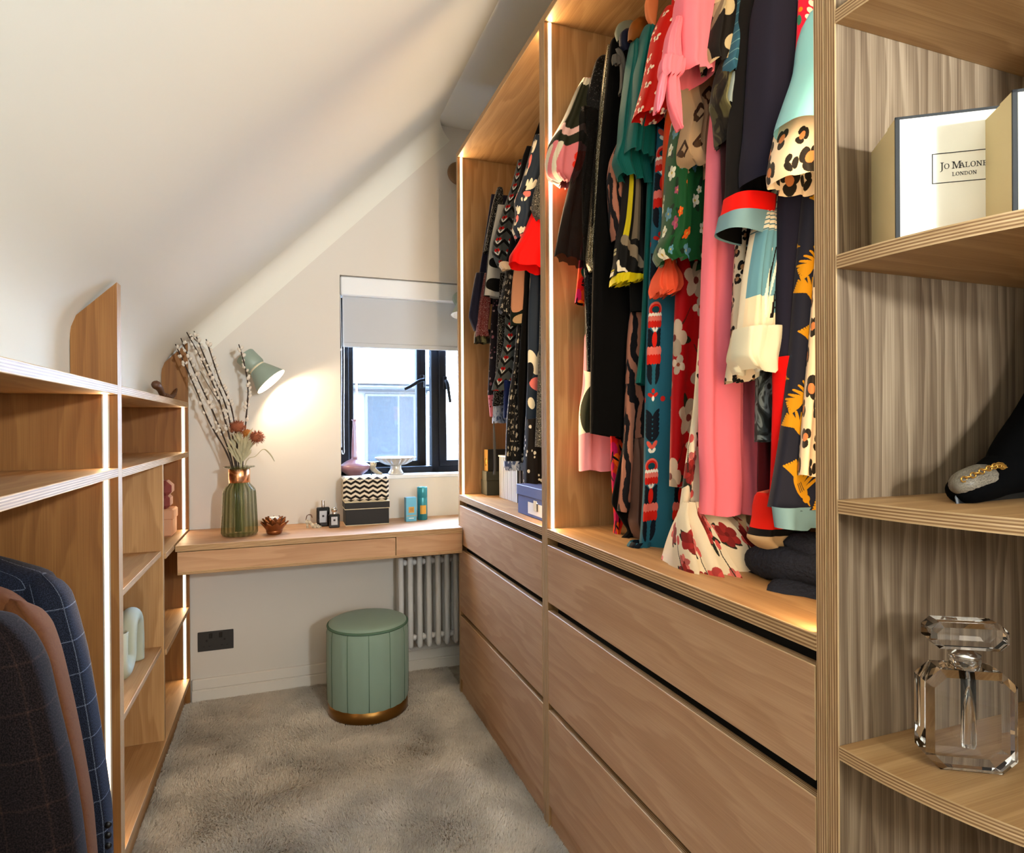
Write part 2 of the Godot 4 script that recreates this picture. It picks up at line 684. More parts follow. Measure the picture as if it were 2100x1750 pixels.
func stroke(im: Image, p: Array, r0: float, r1: float, c: Color) -> void:
	for k in p.size() - 1:
		var d: float = (p[k + 1] - p[k]).length()
		var n := maxi(2, int(d / maxf(0.8, minf(r0, r1) * 0.7)))
		for q in n + 1:
			var t: float = (k + float(q) / n) / (p.size() - 1)
			var v: Vector2 = p[k].lerp(p[k + 1], float(q) / n)
			dot(im, v.x, v.y, lerpf(r0, r1, t), lerpf(r0, r1, t), 0, c)


func scatter(w: int, h: int, cols: int, rows: int, jitter := 0.3) -> Array:
	var out := []
	for j in rows:
		for i in cols:
			var x := (i + (0.5 if j % 2 else 0.0) + rng.randf_range(-jitter, jitter) + 0.5) * w / cols
			out.append(Vector2(x, (j + rng.randf_range(-jitter, jitter) + 0.5) * h / rows))
	return out


func leopard(bg: Color, dark: Color, mid: Color, cols: int, size: float) -> Image:
	var im := img(256, 256, bg)
	for p in scatter(256, 256, cols, cols, 0.26):
		var a := rng.randf() * TAU
		var s := size * rng.randf_range(0.75, 1.2)
		for k in 3:
			var q := a + k * 2.1 + rng.randf_range(-0.3, 0.3)
			dot(im, p.x + cos(q) * s * 0.55, p.y + sin(q) * s * 0.6, s * rng.randf_range(0.5, 0.75), s * rng.randf_range(0.4, 0.52), q + 1.5, dark)
		if rng.randf() < 0.75: dot(im, p.x, p.y, s * 0.5, s * 0.42, a, mid)
	return im


func spots(bg: Color, dark: Color, cols: int, rows: int, rx: float, ry: float) -> Image:
	var im := img(256, 256, bg)
	for p in scatter(256, 256, cols, rows, 0.22):
		dot(im, p.x, p.y, rx * rng.randf_range(0.7, 1.2), ry * rng.randf_range(0.7, 1.2), rng.randf_range(-0.5, 0.5), dark)
		dot(im, p.x + rx * 0.4, p.y + ry * 0.5, rx * 0.6, ry * 0.6, rng.randf() * 3.0, dark)
	return im


func flower(im: Image, p: Vector2, r: float, petal: Color, heart: Color, n := 5, shade := 0.88) -> void:
	var a := rng.randf() * TAU
	for k in n:
		var q := a + TAU * k / n
		var c := petal if k % 2 == 0 else petal * Color(shade, shade, shade)
		dot(im, p.x + cos(q) * r * 0.55, p.y + sin(q) * r * 0.55, r * 0.52, r * 0.4, q, c)
	dot(im, p.x, p.y, r * 0.2, r * 0.2, 0, heart)


func leaf(im: Image, p: Vector2, len: float, ang: float, c: Color, fat := 0.28) -> void:
	dot(im, p.x + cos(ang) * len * 0.5, p.y + sin(ang) * len * 0.5, len * 0.5, len * fat, ang, c)


func tiger(bg: Color, dark: Color) -> Image:
	var im := img(256, 384, bg)
	var n := noise(0.011, 2, 31)
	var m := noise(0.05, 2, 8)
	for y in 384:
		for x in 256:
			var fx := minf(x, 256 - x) * 1.0
			var v := n.get_noise_2d(fx * 0.8, y * 0.5) * 3.4 + fx * 0.105 - y * 0.022 + m.get_noise_2d(x, y * 0.5) * 0.55
			if sin(v * 1.55) > 0.15: im.set_pixel(x, y, dark)
	return im


func chevrons(w: int, h: int, bg: Color, c: Color, rows: int, thick: float, amp: float, cols: int) -> Image:
	var im := img(w, h, bg)
	for y in h:
		for x in w:
			var u := fposmod(float(x) * cols / w, 1.0)
			var z := absf(u - 0.5) * 2.0 * amp
			if fposmod(float(y) * rows / h + z, 1.0) < thick: im.set_pixel(x, y, c)
	return im


func cells(bg: Color, gap: Color, sd: int, size: float, thr: float) -> Image:
	var n := FastNoiseLite.new()
	n.noise_type = FastNoiseLite.TYPE_CELLULAR
	n.cellular_return_type = FastNoiseLite.RETURN_DISTANCE2_SUB
	n.cellular_jitter = 0.6
	n.frequency = size
	n.seed = sd
	var k := noise(0.02, 2, sd)
	var im := img(256, 256, bg)
	for y in 256:
		for x in 256:
			var v := n.get_noise_2d(x, y * 0.7)
			var s := k.get_noise_2d(x, y)
			if v < thr + s * 0.25: im.set_pixel(x, y, gap)
			elif s > 0.12: im.set_pixel(x, y, bg.lerp(Color(0.35, 0.34, 0.33), 0.6))
	return im


func cloudy(cols: Array, freq: float, sd: int, warp := 40.0) -> Image:
	var n := noise(freq, 4, sd)
	var m := noise(freq * 0.8, 2, sd + 3)
	var im := img(256, 256, cols[0])
	for y in 256:
		for x in 256:
			var w := m.get_noise_2d(x, y) * warp
			var v := clampf(n.get_noise_2d(x + w, y * 0.6 + w) * 1.1 + 0.5, 0, 0.999) * (cols.size() - 1)
			var i := int(v)
			im.set_pixel(x, y, cols[i].lerp(cols[i + 1], smoothstep(0.25, 0.75, v - i)))
	return im


func squiggles(bg: Color, c: Color, sd: int, k: float, freq: float, thin: float) -> Image:
	var n := noise(freq, 2, sd)
	var im := img(256, 256, bg)
	for y in 256:
		for x in 256:
			if absf(sin(n.get_noise_2d(x, y) * k)) < thin: im.set_pixel(x, y, c)
	return im


func specks(bg: Color, cols: Array, count: int, rmin: float, rmax: float) -> Image:
	var im := img(256, 256, bg)
	for k in count:
		var r := rng.randf_range(rmin, rmax)
		dot(im, rng.randf() * 256, rng.randf() * 256, r, r, 0, cols[rng.randi() % cols.size()])
	return im


func bands(list: Array, h := 256) -> Image:
	# [share of the height, colour] from the top down
	var im := img(8, h, list[-1][1])
	var y := 0.0
	for b in list:
		im.fill_rect(Rect2i(0, int(y * h), 8, int(ceil(b[0] * h)) + 1), b[1])
		y += b[0]
	return im


func make_prints() -> void:
	var cream := Color(0.90, 0.86, 0.76)
	var black := Color(0.035, 0.033, 0.035)
	var navy := Color(0.085, 0.095, 0.155)
	# puffed sleeve: cream, olive, a pink stripe, olive, then pink with cream and red
	var im := img(256, 256, Color(0.90, 0.50, 0.52))
	for y in 256:
		for x in 256:
			var t := y / 256.0 + 0.025 * sin(x * 0.1)
			if t < 0.13: im.set_pixel(x, y, cream)
			elif t < 0.42 or (t > 0.47 and t < 0.55): im.set_pixel(x, y, Color(0.15, 0.16, 0.10))
			elif t < 0.48: im.set_pixel(x, y, Color(0.92, 0.74, 0.70))
	for b in [[20, 150, 9], [150, 166, 11], [245, 175, 8]]: stroke(im, [Vector2(b[0] + 14, 145), Vector2(b[0], 190), Vector2(b[0] - 16, 250)], b[2], 8, cream)
	dot(im, 92, 172, 26, 20, 0.3, Color(0.93, 0.17, 0.08))
	dot(im, 82, 190, 16, 14, 0.3, Color(0.93, 0.17, 0.08))
	M.puff_sleeve = print_mat(im, 1, 1, 0.6)
	im = img(256, 512, cream)
	for b in [[40, 120, 70, 90, 0.5, 0], [200, 60, 60, 80, -0.4, 1], [190, 250, 70, 90, 0.3, 0], [60, 300, 60, 80, 0, 1], [40, 420, 90, 60, 0.2, 2], [190, 420, 50, 90, 0.2, 0], [120, 200, 20, 110, 0.2, 3], [130, 380, 20, 110, -0.1, 3]]:
		dot(im, b[0], b[1], b[2], b[3], b[4], [Color(0.88, 0.55, 0.60), Color(0.17, 0.18, 0.11), Color(0.92, 0.60, 0.63), cream][b[5]])
	M.block_print = print_mat(im, 0.4, 0.62, 0.7)
	im = img(256, 256, Color(0.78, 0.22, 0.04))
	for p in scatter(256, 256, 4, 5, 0.3):
		var c: Color = [Color(0.68, 0.05, 0.30), black, Color(0.08, 0.28, 0.20), Color(0.90, 0.36, 0.04), Color(0.75, 0.06, 0.05)][rng.randi() % 5]
		dot(im, p.x, p.y, 34, 22, rng.randf() * 3, c)
		leaf(im, p, 44, rng.randf() * 6, black, 0.10)
	M.hot_print = print_mat(im, 0.17, 0.2)
	M.black_sequin = print_mat(specks(Color(0.022, 0.021, 0.022), [Color(0.30, 0.29, 0.28), Color(0.05, 0.05, 0.05), Color(0.10, 0.10, 0.10), Color(0.005, 0.005, 0.005)], 1500, 1.2, 3.2), 0.15, 0.15, 0.35)
	M.black_sequin.heightmap_enabled = true
	M.black_sequin.heightmap_texture = M.black_sequin.albedo_texture
	M.black_sequin.heightmap_scale = 0.6
	M.sheer_black = cloth(Color(0.03, 0.028, 0.028, 0.86), 0.7)
	M.sheer_black.transparency = BaseMaterial3D.TRANSPARENCY_ALPHA
	M.silver_sequin = print_mat(specks(Color(0.36, 0.32, 0.22), [Color(0.80, 0.77, 0.66), Color(0.22, 0.19, 0.12), Color(0.5, 0.46, 0.34), Color(0.95, 0.93, 0.86)], 1400, 1.4, 3.6), 0.07, 0.07, 0.3)
	M.silver_sequin.metallic = 0.35
	M.black_wool = cloth(Color(0.022, 0.021, 0.022), 0.95, 0.12)
	M.grey_jersey = cloth(Color(0.33, 0.32, 0.30))
	M.sage_pad = cloth(Color(0.42, 0.44, 0.38), 0.5)
	M.blue_pad = cloth(Color(0.07, 0.09, 0.17), 0.5)
	M.bronze_pad = mat(Color(0.50, 0.29, 0.09), 0.35, 0.3)
	M.copper_satin = cloth(Color(0.80, 0.46, 0.28), 0.4)
	M.tiger = print_mat(tiger(Color(0.66, 0.44, 0.36), Color(0.085, 0.075, 0.095)), 0.26, 0.40, 0.75)
	M.taupe_satin = cloth(Color(0.40, 0.29, 0.25), 0.4)
	im = img(256, 256, black)
	im.fill_rect(Rect2i(0, 0, 256, 10), black)
	for b in [[20, 0.0, Color(0.74, 0.68, 0.06)], [58, 0.0, Color(0.42, 0.38, 0.31)]]: im.fill_rect(Rect2i(b[0], 0, 22, 120), b[2])
	stroke(im, [Vector2(24, 118), Vector2(60, 150), Vector2(92, 215)], 12, 10, Color(0.50, 0.45, 0.37))
	stroke(im, [Vector2(12, 190), Vector2(24, 225), Vector2(50, 250)], 9, 7, cream)
	for y in [140, 152]: im.fill_rect(Rect2i(238, y, 18, 9), Color(0.72, 0.68, 0.52))
	im.fill_rect(Rect2i(226, 214, 30, 9), Color(0.74, 0.68, 0.06))
	im.fill_rect(Rect2i(226, 226, 30, 24), cream)
	M.panel_sleeve = print_mat(im, 1, 1, 0.6)
	im = img(64, 64, black)
	M.panel_body = print_mat(im, 1, 1)
	M.yellow = cloth(Color(0.78, 0.72, 0.05), 0.6)
	im = img(64, 8, Color(0.0, 0.36, 0.34))
	for x in 64:
		var v := 0.85 + 0.15 * sin(x * TAU / 8.0)
		for y in 8: im.set_pixel(x, y, Color(0.0, 0.40 * v, 0.375 * v))
	M.teal_pleat = print_mat(im, 0.035, 0.1, 0.6, 0.25)
	M.teal_pleat.backlight_enabled = true
	M.teal_pleat.backlight = Color(0.2, 0.2, 0.2)
	# folk print, mirrored about its middle
	var blue := Color(0.13, 0.37, 0.45)
	var ink := Color(0.03, 0.07, 0.12)
	im = img(128, 512, blue)
	for side in [-1.0, 1.0]:
		for k in 6: leaf(im, Vector2(64, 30 + k * 15), 44, -PI / 2 + side * 0.85, ink, 0.18)
		for k in 5: leaf(im, Vector2(64, 290 + k * 14), 50, -PI / 2 + side * 0.6, ink, 0.18)
		for k in 4: leaf(im, Vector2(64 + side * 10, 392 + k * 13), 46, -PI / 2 + side * 0.4, ink, 0.16)
		leaf(im, Vector2(64, 262), 48, -PI / 2 + side * 0.5, Color(0.90, 0.90, 0.86), 0.12)
		leaf(im, Vector2(64, 128), 34, -PI / 2 + side * 0.8, Color(0.84, 0.33, 0.27), 0.24)
		leaf(im, Vector2(64, 142), 22, -PI / 2 + side * 0.9, Color(0.90, 0.90, 0.86), 0.28)
		leaf(im, Vector2(64, 470), 26, -PI / 2 + side * 1.2, Color(0.75, 0.12, 0.07), 0.24)
		dot(im, 64 + side * 46, 480, 9, 9, 0, Color(0.75, 0.10, 0.06))
	dot(im, 64, 186, 30, 26, 0, Color(0.86, 0.40, 0.36))
	dot(im, 64, 188, 25, 21, 0, Color(0.78, 0.10, 0.05))
	dot(im, 64, 186, 17, 11, 0, Color(0.04, 0.25, 0.30))
	for k in 5:
		leaf(im, Vector2(40 + k * 12, 196), 18, PI / 2, Color(0.92, 0.91, 0.86), 0.4)
		leaf(im, Vector2(40 + k * 12, 206), 24, PI / 2, Color(0.87, 0.45, 0.40), 0.36)
		leaf(im, Vector2(40 + k * 12, 222), 24, PI / 2, Color(0.78, 0.10, 0.05), 0.32)
		leaf(im, Vector2(38 + k * 13, 300 + 6), 34, PI / 2, Color(0.87, 0.45, 0.40), 0.3)
		leaf(im, Vector2(38 + k * 13, 328 + 4), 34, PI / 2, Color(0.80, 0.11, 0.05), 0.26)
	dot(im, 64, 284, 12, 26, 0, Color(0.80, 0.11, 0.05))
	dot(im, 64, 452, 8, 8, 0, Color(0.75, 0.10, 0.06))
	leaf(im, Vector2(64, 468), 18, PI / 2, Color(0.92, 0.92, 0.88), 0.35)
	M.folk_print = print_mat(im, 0.085, 0.405, 0.7)
	M.folk_print.uv1_offset = Vector3(0.27, 0.12, 0)
	im = img(256, 256, Color(0.74, 0.075, 0.03))
	for p in scatter(256, 256, 4, 5, 0.22):
		var a := rng.randf() * TAU
		for k in 4: dot(im, p.x + cos(a + k * 1.1) * 11, p.y + sin(a + k * 1.1) * 11, 7, 5.5, a + k * 1.1, Color(0.93, 0.86, 0.76))
		dot(im, p.x + cos(a + 1.6) * 5, p.y + sin(a + 1.6) * 5, 5, 5, 0, Color(0.50, 0.36, 0.38))
	M.red_rings = print_mat(im, 0.17, 0.19, 0.6)
	M.orange_sheer = print_mat(cloudy([Color(0.78, 0.20, 0.02), Color(0.72, 0.24, 0.03), Color(0.55, 0.26, 0.05)], 0.012, 5), 0.3, 0.5, 0.5)
	M.coral = cloth(Color(0.85, 0.32, 0.20), 0.8)
	im = img(256, 256, Color(0.68, 0.02, 0.05))
	for p in scatter(256, 256, 2, 3, 0.2):
		leaf(im, p, 50, rng.randf() * TAU, Color(0.14, 0.17, 0.10), 0.16)
		stroke(im, [p, p + Vector2(rng.randf_range(-60, 60), -60)], 2, 1, Color(0.30, 0.12, 0.08))
		flower(im, p, 34, Color(0.82, 0.72, 0.62), Color(0.42, 0.16, 0.14), 5, 0.85)
		flower(im, p + Vector2(14, 50), 18, Color(0.85, 0.77, 0.68), Color(0.55, 0.25, 0.15), 4, 0.85)
	M.orchid_print = print_mat(im, 0.30, 0.34, 0.55)
	im = img(256, 256, Color(0.02, 0.27, 0.12))
	for p in scatter(256, 256, 3, 4, 0.3):
		var c: Color = [Color(0.85, 0.86, 0.78), Color(0.55, 0.25, 0.36), Color(0.85, 0.86, 0.78), Color(0.80, 0.33, 0.03), Color(0.30, 0.50, 0.58)][rng.randi() % 5]
		leaf(im, p, 40, rng.randf() * 6, Color(0.02, 0.14, 0.07), 0.2)
		flower(im, p, rng.randf_range(12, 24), c, Color(0.7, 0.6, 0.2), 5)
	M.green_floral = print_mat(im, 0.17, 0.2, 0.6)
	M.green_floral.rim = 0.3
	im = img(256, 256, Color(0.66, 0.55, 0.42))
	for p in scatter(256, 256, 3, 3, 0.3):
		stroke(im, [p, p + Vector2(26, -18), p + Vector2(40, 4), p + Vector2(18, 16)], 5, 3, Color(0.20, 0.12, 0.07))
		dot(im, p.x + 10, p.y + 8, 12, 8, 0.5, Color(0.26, 0.17, 0.10))
	stroke(im, [Vector2(20, 60), Vector2(60, 30), Vector2(66, 74), Vector2(26, 34)], 3, 3, Color(0.72, 0.25, 0.06))
	M.beige_print = print_mat(im, 0.2, 0.24, 0.7)
	im = img(384, 384, Color(0.83, 0.785, 0.69))
	for p in scatter(384, 384, 3, 3, 0.2):
		for k in 6: leaf(im, p + Vector2(rng.randf_range(-20, 20), 20), 46, rng.randf() * TAU, Color(0.13, 0.14, 0.11), 0.15)
		for k in 3: flower(im, p + Vector2(rng.randf_range(-34, 34), rng.randf_range(-34, 20)), rng.randf_range(20, 30), [Color(0.72, 0.26, 0.25), Color(0.80, 0.42, 0.40), Color(0.55, 0.14, 0.13)][k], Color(0.36, 0.08, 0.07), 6, 0.82)
		stroke(im, [p, p + Vector2(-12, -60), p + Vector2(-6, -90)], 2, 1.5, Color(0.15, 0.13, 0.10))
		dot(im, p.x - 6, p.y - 84, 9, 11, 0, Color(0.74, 0.30, 0.29))
	M.rose_print = print_mat(im, 0.34, 0.34, 0.7)
	M.rose_print.backlight_enabled = true
	M.rose_print.backlight = Color(0.25, 0.25, 0.25)
	M.pink_wool = cloth(Color(0.90, 0.46, 0.52), 0.85, 0.15)
	M.tan_spots = print_mat(spots(Color(0.56, 0.35, 0.22), Color(0.05, 0.04, 0.035), 2, 3, 22, 34), 0.14, 0.26, 0.6)
	M.cream_spots = print_mat(spots(Color(0.80, 0.70, 0.54), Color(0.05, 0.04, 0.035), 3, 3, 18, 24), 0.2, 0.24, 0.6)
	im = img(256, 256, Color(0.06, 0.05, 0.045))
	for p in scatter(256, 256, 2, 2, 0.2):
		flower(im, p, 50, Color(0.72, 0.66, 0.52), Color(0.35, 0.28, 0.2), 5, 0.8)
		leaf(im, p, 80, rng.randf() * 6, Color(0.42, 0.37, 0.30), 0.1)
	M.black_flower = print_mat(im, 0.2, 0.24, 0.6)
	M.murky_print = print_mat(cloudy([Color(0.04, 0.035, 0.03), Color(0.10, 0.085, 0.065), Color(0.26, 0.25, 0.16), Color(0.42, 0.42, 0.30)], 0.012, 9), 0.16, 0.2, 0.6)
	M.wine_velvet = cloth(Color(0.16, 0.02, 0.05), 0.7, 0.5)
	im = img(64, 256, Color(0.16, 0.34, 0.42))
	for k in 9: im.fill_rect(Rect2i(0, k * 28 + 6, 64, 3), Color(0.40, 0.55, 0.58))
	M.teal_stripe = print_mat(im, 0.1, 0.2, 0.7)
	M.pale_blue = cloth(Color(0.56, 0.62, 0.62), 0.7)
	M.small_leopard = print_mat(leopard(Color(0.83, 0.77, 0.67), Color(0.05, 0.045, 0.05), Color(0.60, 0.44, 0.30), 5, 19), 0.135, 0.17, 0.7)
	M.charcoal_knit = cloth(Color(0.042, 0.040, 0.048), 0.95, 0.25)
	M.cuff_red = cloth(Color(0.86, 0.055, 0.02), 0.75, 0.2)
	M.cuff_blue = cloth(Color(0.40, 0.53, 0.57), 0.8, 0.2)
	M.maroon = cloth(Color(0.27, 0.03, 0.06), 0.7, 0.4)
	M.marble = print_mat(cloudy([Color(0.05, 0.06, 0.065), Color(0.16, 0.19, 0.20), Color(0.40, 0.45, 0.47), Color(0.13, 0.15, 0.16)], 0.011, 40, 70), 0.14, 0.2, 0.5)
	M.colour_block = print_mat(bands([[0.38, Color(0.83, 0.10, 0.03)], [0.14, Color(0.05, 0.04, 0.04)], [0.48, Color(0.70, 0.60, 0.46)]]), 1, 1, 0.7)
	im = img(256, 512, Color(0.84, 0.81, 0.70))
	for k in 8: im.fill_rect(Rect2i(0, 8 + k * 22, 256, 4 if k % 2 else 7), Color(0.32, 0.46, 0.50))
	for x in range(0, 256, 10): im.fill_rect(Rect2i(x, 188, 5, 16), black)
	for x in range(0, 256, 12): im.fill_rect(Rect2i(x, 206, 3, 130), Color(0.72, 0.70, 0.61))
	im.fill_rect(Rect2i(0, 338, 256, 84), Color(0.38, 0.58, 0.65))
	for k in 4: im.fill_rect(Rect2i(0, 344 + k * 20, 256, 5), Color(0.07, 0.10, 0.13))
	M.scarf_print = print_mat(im, 1, 1, 0.65)
	im = img(256, 512, Color(0.84, 0.81, 0.72))
	for k in 6: im.fill_rect(Rect2i(0, 4 + k * 16, 256, 5), Color(0.32, 0.46, 0.50))
	im.fill_rect(Rect2i(0, 90, 90, 240), Color(0.36, 0.55, 0.62))
	im.fill_rect(Rect2i(0, 330, 40, 150), Color(0.86, 0.80, 0.68))
	for k in 6: stroke(im, [Vector2(70 + k * 12, 150), Vector2(60 + k * 10, 330), Vector2(64 + k * 8, 420)], 2.5, 2.5, black if k % 2 else Color(0.9, 0.88, 0.82))
	for k in 5: stroke(im, [Vector2(96 + k * 10, 330), Vector2(100 + k * 10, 500)], 3, 3, Color(0.36, 0.50, 0.58) if k % 2 else cream)
	M.scarf_sleeve = print_mat(im, 1, 1, 0.65)
	M.sheer_cream = cloth(Color(0.80, 0.80, 0.72, 0.9), 0.6)
	M.sheer_cream.transparency = BaseMaterial3D.TRANSPARENCY_ALPHA
	M.navy_wool = cloth(Color(0.10, 0.10, 0.16), 0.95, 0.15)
	M.scarlet = cloth(Color(0.80, 0.02, 0.015), 0.75, 0.2)
	# mustard birds in flight on navy
	im = img(256, 384, navy)
	for b in [[60, 60, 0.5], [180, 120, -0.7], [70, 210, 1.0], [190, 280, 0.2], [70, 340, -0.5]]:
		var p := Vector2(b[0], b[1])
		var d := Vector2.from_angle(b[2])
		var q := d.orthogonal()
		var gold := Color(0.69, 0.49, 0.05)
		dot(im, p.x, p.y, 40, 15, b[2], gold)
		dot(im, p.x + d.x * 42, p.y + d.y * 42, 12, 10, b[2], gold)
		stroke(im, [p + d * 50, p + d * 66], 4, 1, gold)
		for k in 6:
			var w: Vector2 = p - d * (k * 9 - 14)
			stroke(im, [w, w + q * (58 - k * 6) - d * (8 + k * 7)], 8, 3, gold)
			stroke(im, [w - d * 5, w - d * 5 + q * (40 - k * 4) - d * (6 + k * 6)], 0.9, 0.9, navy)
			stroke(im, [p - d * 30, p - d * 74 + q * (k * 7 - 18)], 5, 3, gold)
		for k in 3: stroke(im, [p - q * (k * 5 - 6) - d * 10, p - q * (k * 6 - 6) + d * 16], 0.9, 0.9, navy)
	M.bird_print = print_mat(im, 0.165, 0.25, 0.7)
	im = img(256, 256, Color(0.80, 0.07, 0.20))
	for p in scatter(256, 256, 3, 2, 0.15):
		stroke(im, [p + Vector2(0, 44), p + Vector2(8, 0), p + Vector2(20, -44)], 1.5, 1.5, cream)
		for k in 5:
			leaf(im, p + Vector2(2 + k * 4, 34 - k * 18), 26, -0.6, Color(0.92, 0.85, 0.80), 0.28)
			leaf(im, p + Vector2(2 + k * 4, 34 - k * 18), 26, PI + 0.5, Color(0.92, 0.85, 0.80), 0.28)
		leaf(im, p + Vector2(40, 10), 30, rng.randf() * 6, Color(0.15, 0.42, 0.33), 0.3)
		dot(im, p.x - 36, p.y, 9, 6, 0.5, Color(0.85, 0.45, 0.05))
	M.tropical = print_mat(im, 0.16, 0.18, 0.7)
	M.big_leopard = print_mat(leopard(Color(0.86, 0.78, 0.66), Color(0.12, 0.105, 0.085), Color(0.74, 0.46, 0.27), 4, 25), 0.165, 0.2, 0.55)
	M.aqua_satin = cloth(Color(0.40, 0.62, 0.67), 0.38, 0.1)
	M.berry_print = print_mat(squiggles(Color(0.30, 0.025, 0.05), Color(0.70, 0.60, 0.58), 12, 9.0, 0.02, 0.25), 0.08, 0.1)
	im = specks(Color(0.055, 0.035, 0.065), [Color(0.42, 0.26, 0.30), Color(0.10, 0.06, 0.11), Color(0.50, 0.42, 0.42)], 60, 3, 9)
	M.plum_print = print_mat(im, 0.2, 0.2)
	M.pink_sprig = print_mat(specks(Color(0.75, 0.40, 0.44), [Color(0.28, 0.08, 0.12), Color(0.50, 0.18, 0.22)], 90, 4, 8), 0.14, 0.14)
	M.pale_patch = print_mat(cloudy([Color(0.70, 0.72, 0.75), Color(0.62, 0.66, 0.74), Color(0.25, 0.30, 0.42)], 0.012, 70), 0.1, 0.1)
	M.brush_print = print_mat(squiggles(Color(0.022, 0.022, 0.028), Color(0.66, 0.64, 0.60), 3, 5.0, 0.022, 0.16), 0.10, 0.12)
	im = img(256, 512, Color(0.62, 0.62, 0.60))
	im.fill_rect(Rect2i(0, 420, 256, 92), Color(0.62, 0.62, 0.60))
	for p in [[40, 420, 34, 46], [120, 300, 30, 44], [90, 180, 30, 44], [30, 280, 20, 30]]: dot(im, p[0], p[1], p[2], p[3], 0, black)
	im.fill_rect(Rect2i(226, 0, 26, 512), Color(0.04, 0.035, 0.045))
	im.fill_rect(Rect2i(0, 0, 6, 512), Color(0.04, 0.035, 0.045))
	for k in 12:
		dot(im, 240, 20 + k * 42, 9, 11, 0, Color(0.80, 0.76, 0.70))
		dot(im, 241, 20 + k * 42, 4, 5, 0, Color(0.62, 0.24, 0.06))
	M.big_dots = print_mat(im, 1, 1)
	im = chevrons(192, 192, Color(0.25, 0.27, 0.27), Color(0.035, 0.04, 0.045), 3, 0.3, 0.6, 2)
	for j in 3:
		for i in 2:
			var p := Vector2(48 + i * 96, 26 + j * 64 + (0 if i == 0 else 0))
			for s in [-1.0, 1.0]:
				leaf(im, p + Vector2(0, 34), 34, -PI / 2 + s * 0.75, Color(0.74, 0.75, 0.73), 0.13)
				dot(im, p.x + s * 10, p.y + 6, 10, 9, 0, Color(0.60, 0.03, 0.035))
			dot(im, p.x, p.y + 6, 3.5, 6, 0, Color(0.10, 0.02, 0.02))
	M.cherry = print_mat(im, 0.12, 0.135)
	M.royal_blue = cloth(Color(0.07, 0.12, 0.30), 0.8)
	M.midnight = cloth(Color(0.028, 0.032, 0.055), 0.85, 0.3)
	M.cream_silk = cloth(Color(0.80, 0.72, 0.62), 0.5)
	M.snake = print_mat(cells(Color(0.62, 0.59, 0.53), Color(0.05, 0.05, 0.055), 4, 0.045, -0.55), 0.17, 0.22, 0.6)
	im = img(256, 256, Color(0.05, 0.09, 0.065))
	dot(im, 20, 110, 30, 62, 0, Color(0.72, 0.52, 0.40))
	dot(im, 100, 60, 30, 44, 0, Color(0.10, 0.20, 0.13))
	dot(im, 40, 210, 26, 34, 0.4, Color(0.66, 0.56, 0.42))
	dot(im, 110, 190, 26, 40, 0.2, Color(0.12, 0.07, 0.05))
	M.peach_circles = print_mat(im, 1, 1)
	im = img(256, 512, Color(0.125, 0.165, 0.225))
	for p in [[60, 90], [190, 330]]:
		var c := Vector2(p[0], p[1])
		for k in 3: leaf(im, c + Vector2((k - 1) * 16, 64), 100, -PI / 2 + (k - 1) * 0.42, Color(0.86, 0.83, 0.74), 0.22)
		dot(im, c.x - 4, c.y + 100, 46, 26, 0.2, Color(0.85, 0.45, 0.42))
		dot(im, c.x + 20, c.y + 126, 26, 30, 0.2, Color(0.85, 0.45, 0.42))
		for k in 2: leaf(im, c + Vector2(-30 + k * 30, 190), 46, -PI / 2 + (k - 0.5) * 0.7, Color(0.86, 0.83, 0.74), 0.3)
		dot(im, c.x - 60, c.y + 60, 24, 44, 0.3, Color(0.05, 0.06, 0.09))
	M.petals = print_mat(im, 0.26, 0.52, 0.6)
	M.scribble = print_mat(squiggles(Color(0.03, 0.03, 0.03), Color(0.74, 0.73, 0.70), 22, 14.0, 0.022, 0.24), 0.13, 0.13)
	M.brown_dots = print_mat(specks(Color(0.075, 0.055, 0.048), [Color(0.80, 0.77, 0.70)], 16, 6, 11), 0.16, 0.16)
	im = img(256, 256, Color(0.058, 0.068, 0.095))
	var wn := noise(0.15, 2, 6)
	for y in 256:
		for x in 256:
			var v := 1.0 + wn.get_noise_2d(x, y) * 0.7 + (0.15 if (x + y) % 8 < 4 else -0.1)
			var c := Color(0.115 * v, 0.13 * v, 0.175 * v)
			var d := minf(fposmod(x, 128.0), fposmod(y, 128.0))
			if d < 4: c = c.lerp(Color(0.50, 0.54, 0.60), 0.55 + wn.get_noise_2d(x * 2.0, y * 2.0))
			im.set_pixel(x, y, c)
	M.windowpane = print_mat(im, 0.13, 0.15, 0.95, 0.06)
	M.suede = print_mat(cloudy([Color(0.385, 0.235, 0.13), Color(0.41, 0.255, 0.143), Color(0.395, 0.242, 0.135)], 0.05, 17), 0.3, 0.3, 0.9, 0.06)
	im = img(256, 256, Color(0.05, 0.045, 0.05))
	for y in 256:
		for x in 256:
			var v := 1.0 + wn.get_noise_2d(x + 50, y) * 0.9
			var bx := smoothstep(0.45, 0.5, absf(fposmod(x / 128.0, 1.0) - 0.5)) + smoothstep(0.45, 0.5, absf(fposmod(y / 128.0, 1.0) - 0.5))
			im.set_pixel(x, y, Color(0.115 * v, 0.09 * v, 0.09 * v).lerp(Color(0.36, 0.25, 0.19), clampf(bx * 0.22 + wn.get_noise_2d(x, y) * 0.25 * bx, 0, 0.6)))
	M.brown_check = print_mat(im, 0.16, 0.18, 1.0, 0.06)
	# boxes
	M.zigzag = print_mat(chevrons(256, 256, Color(0.85, 0.81, 0.73), Color(0.13, 0.115, 0.10), 6, 0.5, 0.5, 5), 0.2, 0.136, 0.8, 0)
	im = img(128, 8, Color(0.86, 0.85, 0.81))
	for k in 4: im.fill_rect(Rect2i(k * 32, 0, 13, 8), Color(0.27, 0.26, 0.25))
	M.pinstripe = print_mat(im, 0.064, 0.1, 0.6, 0)
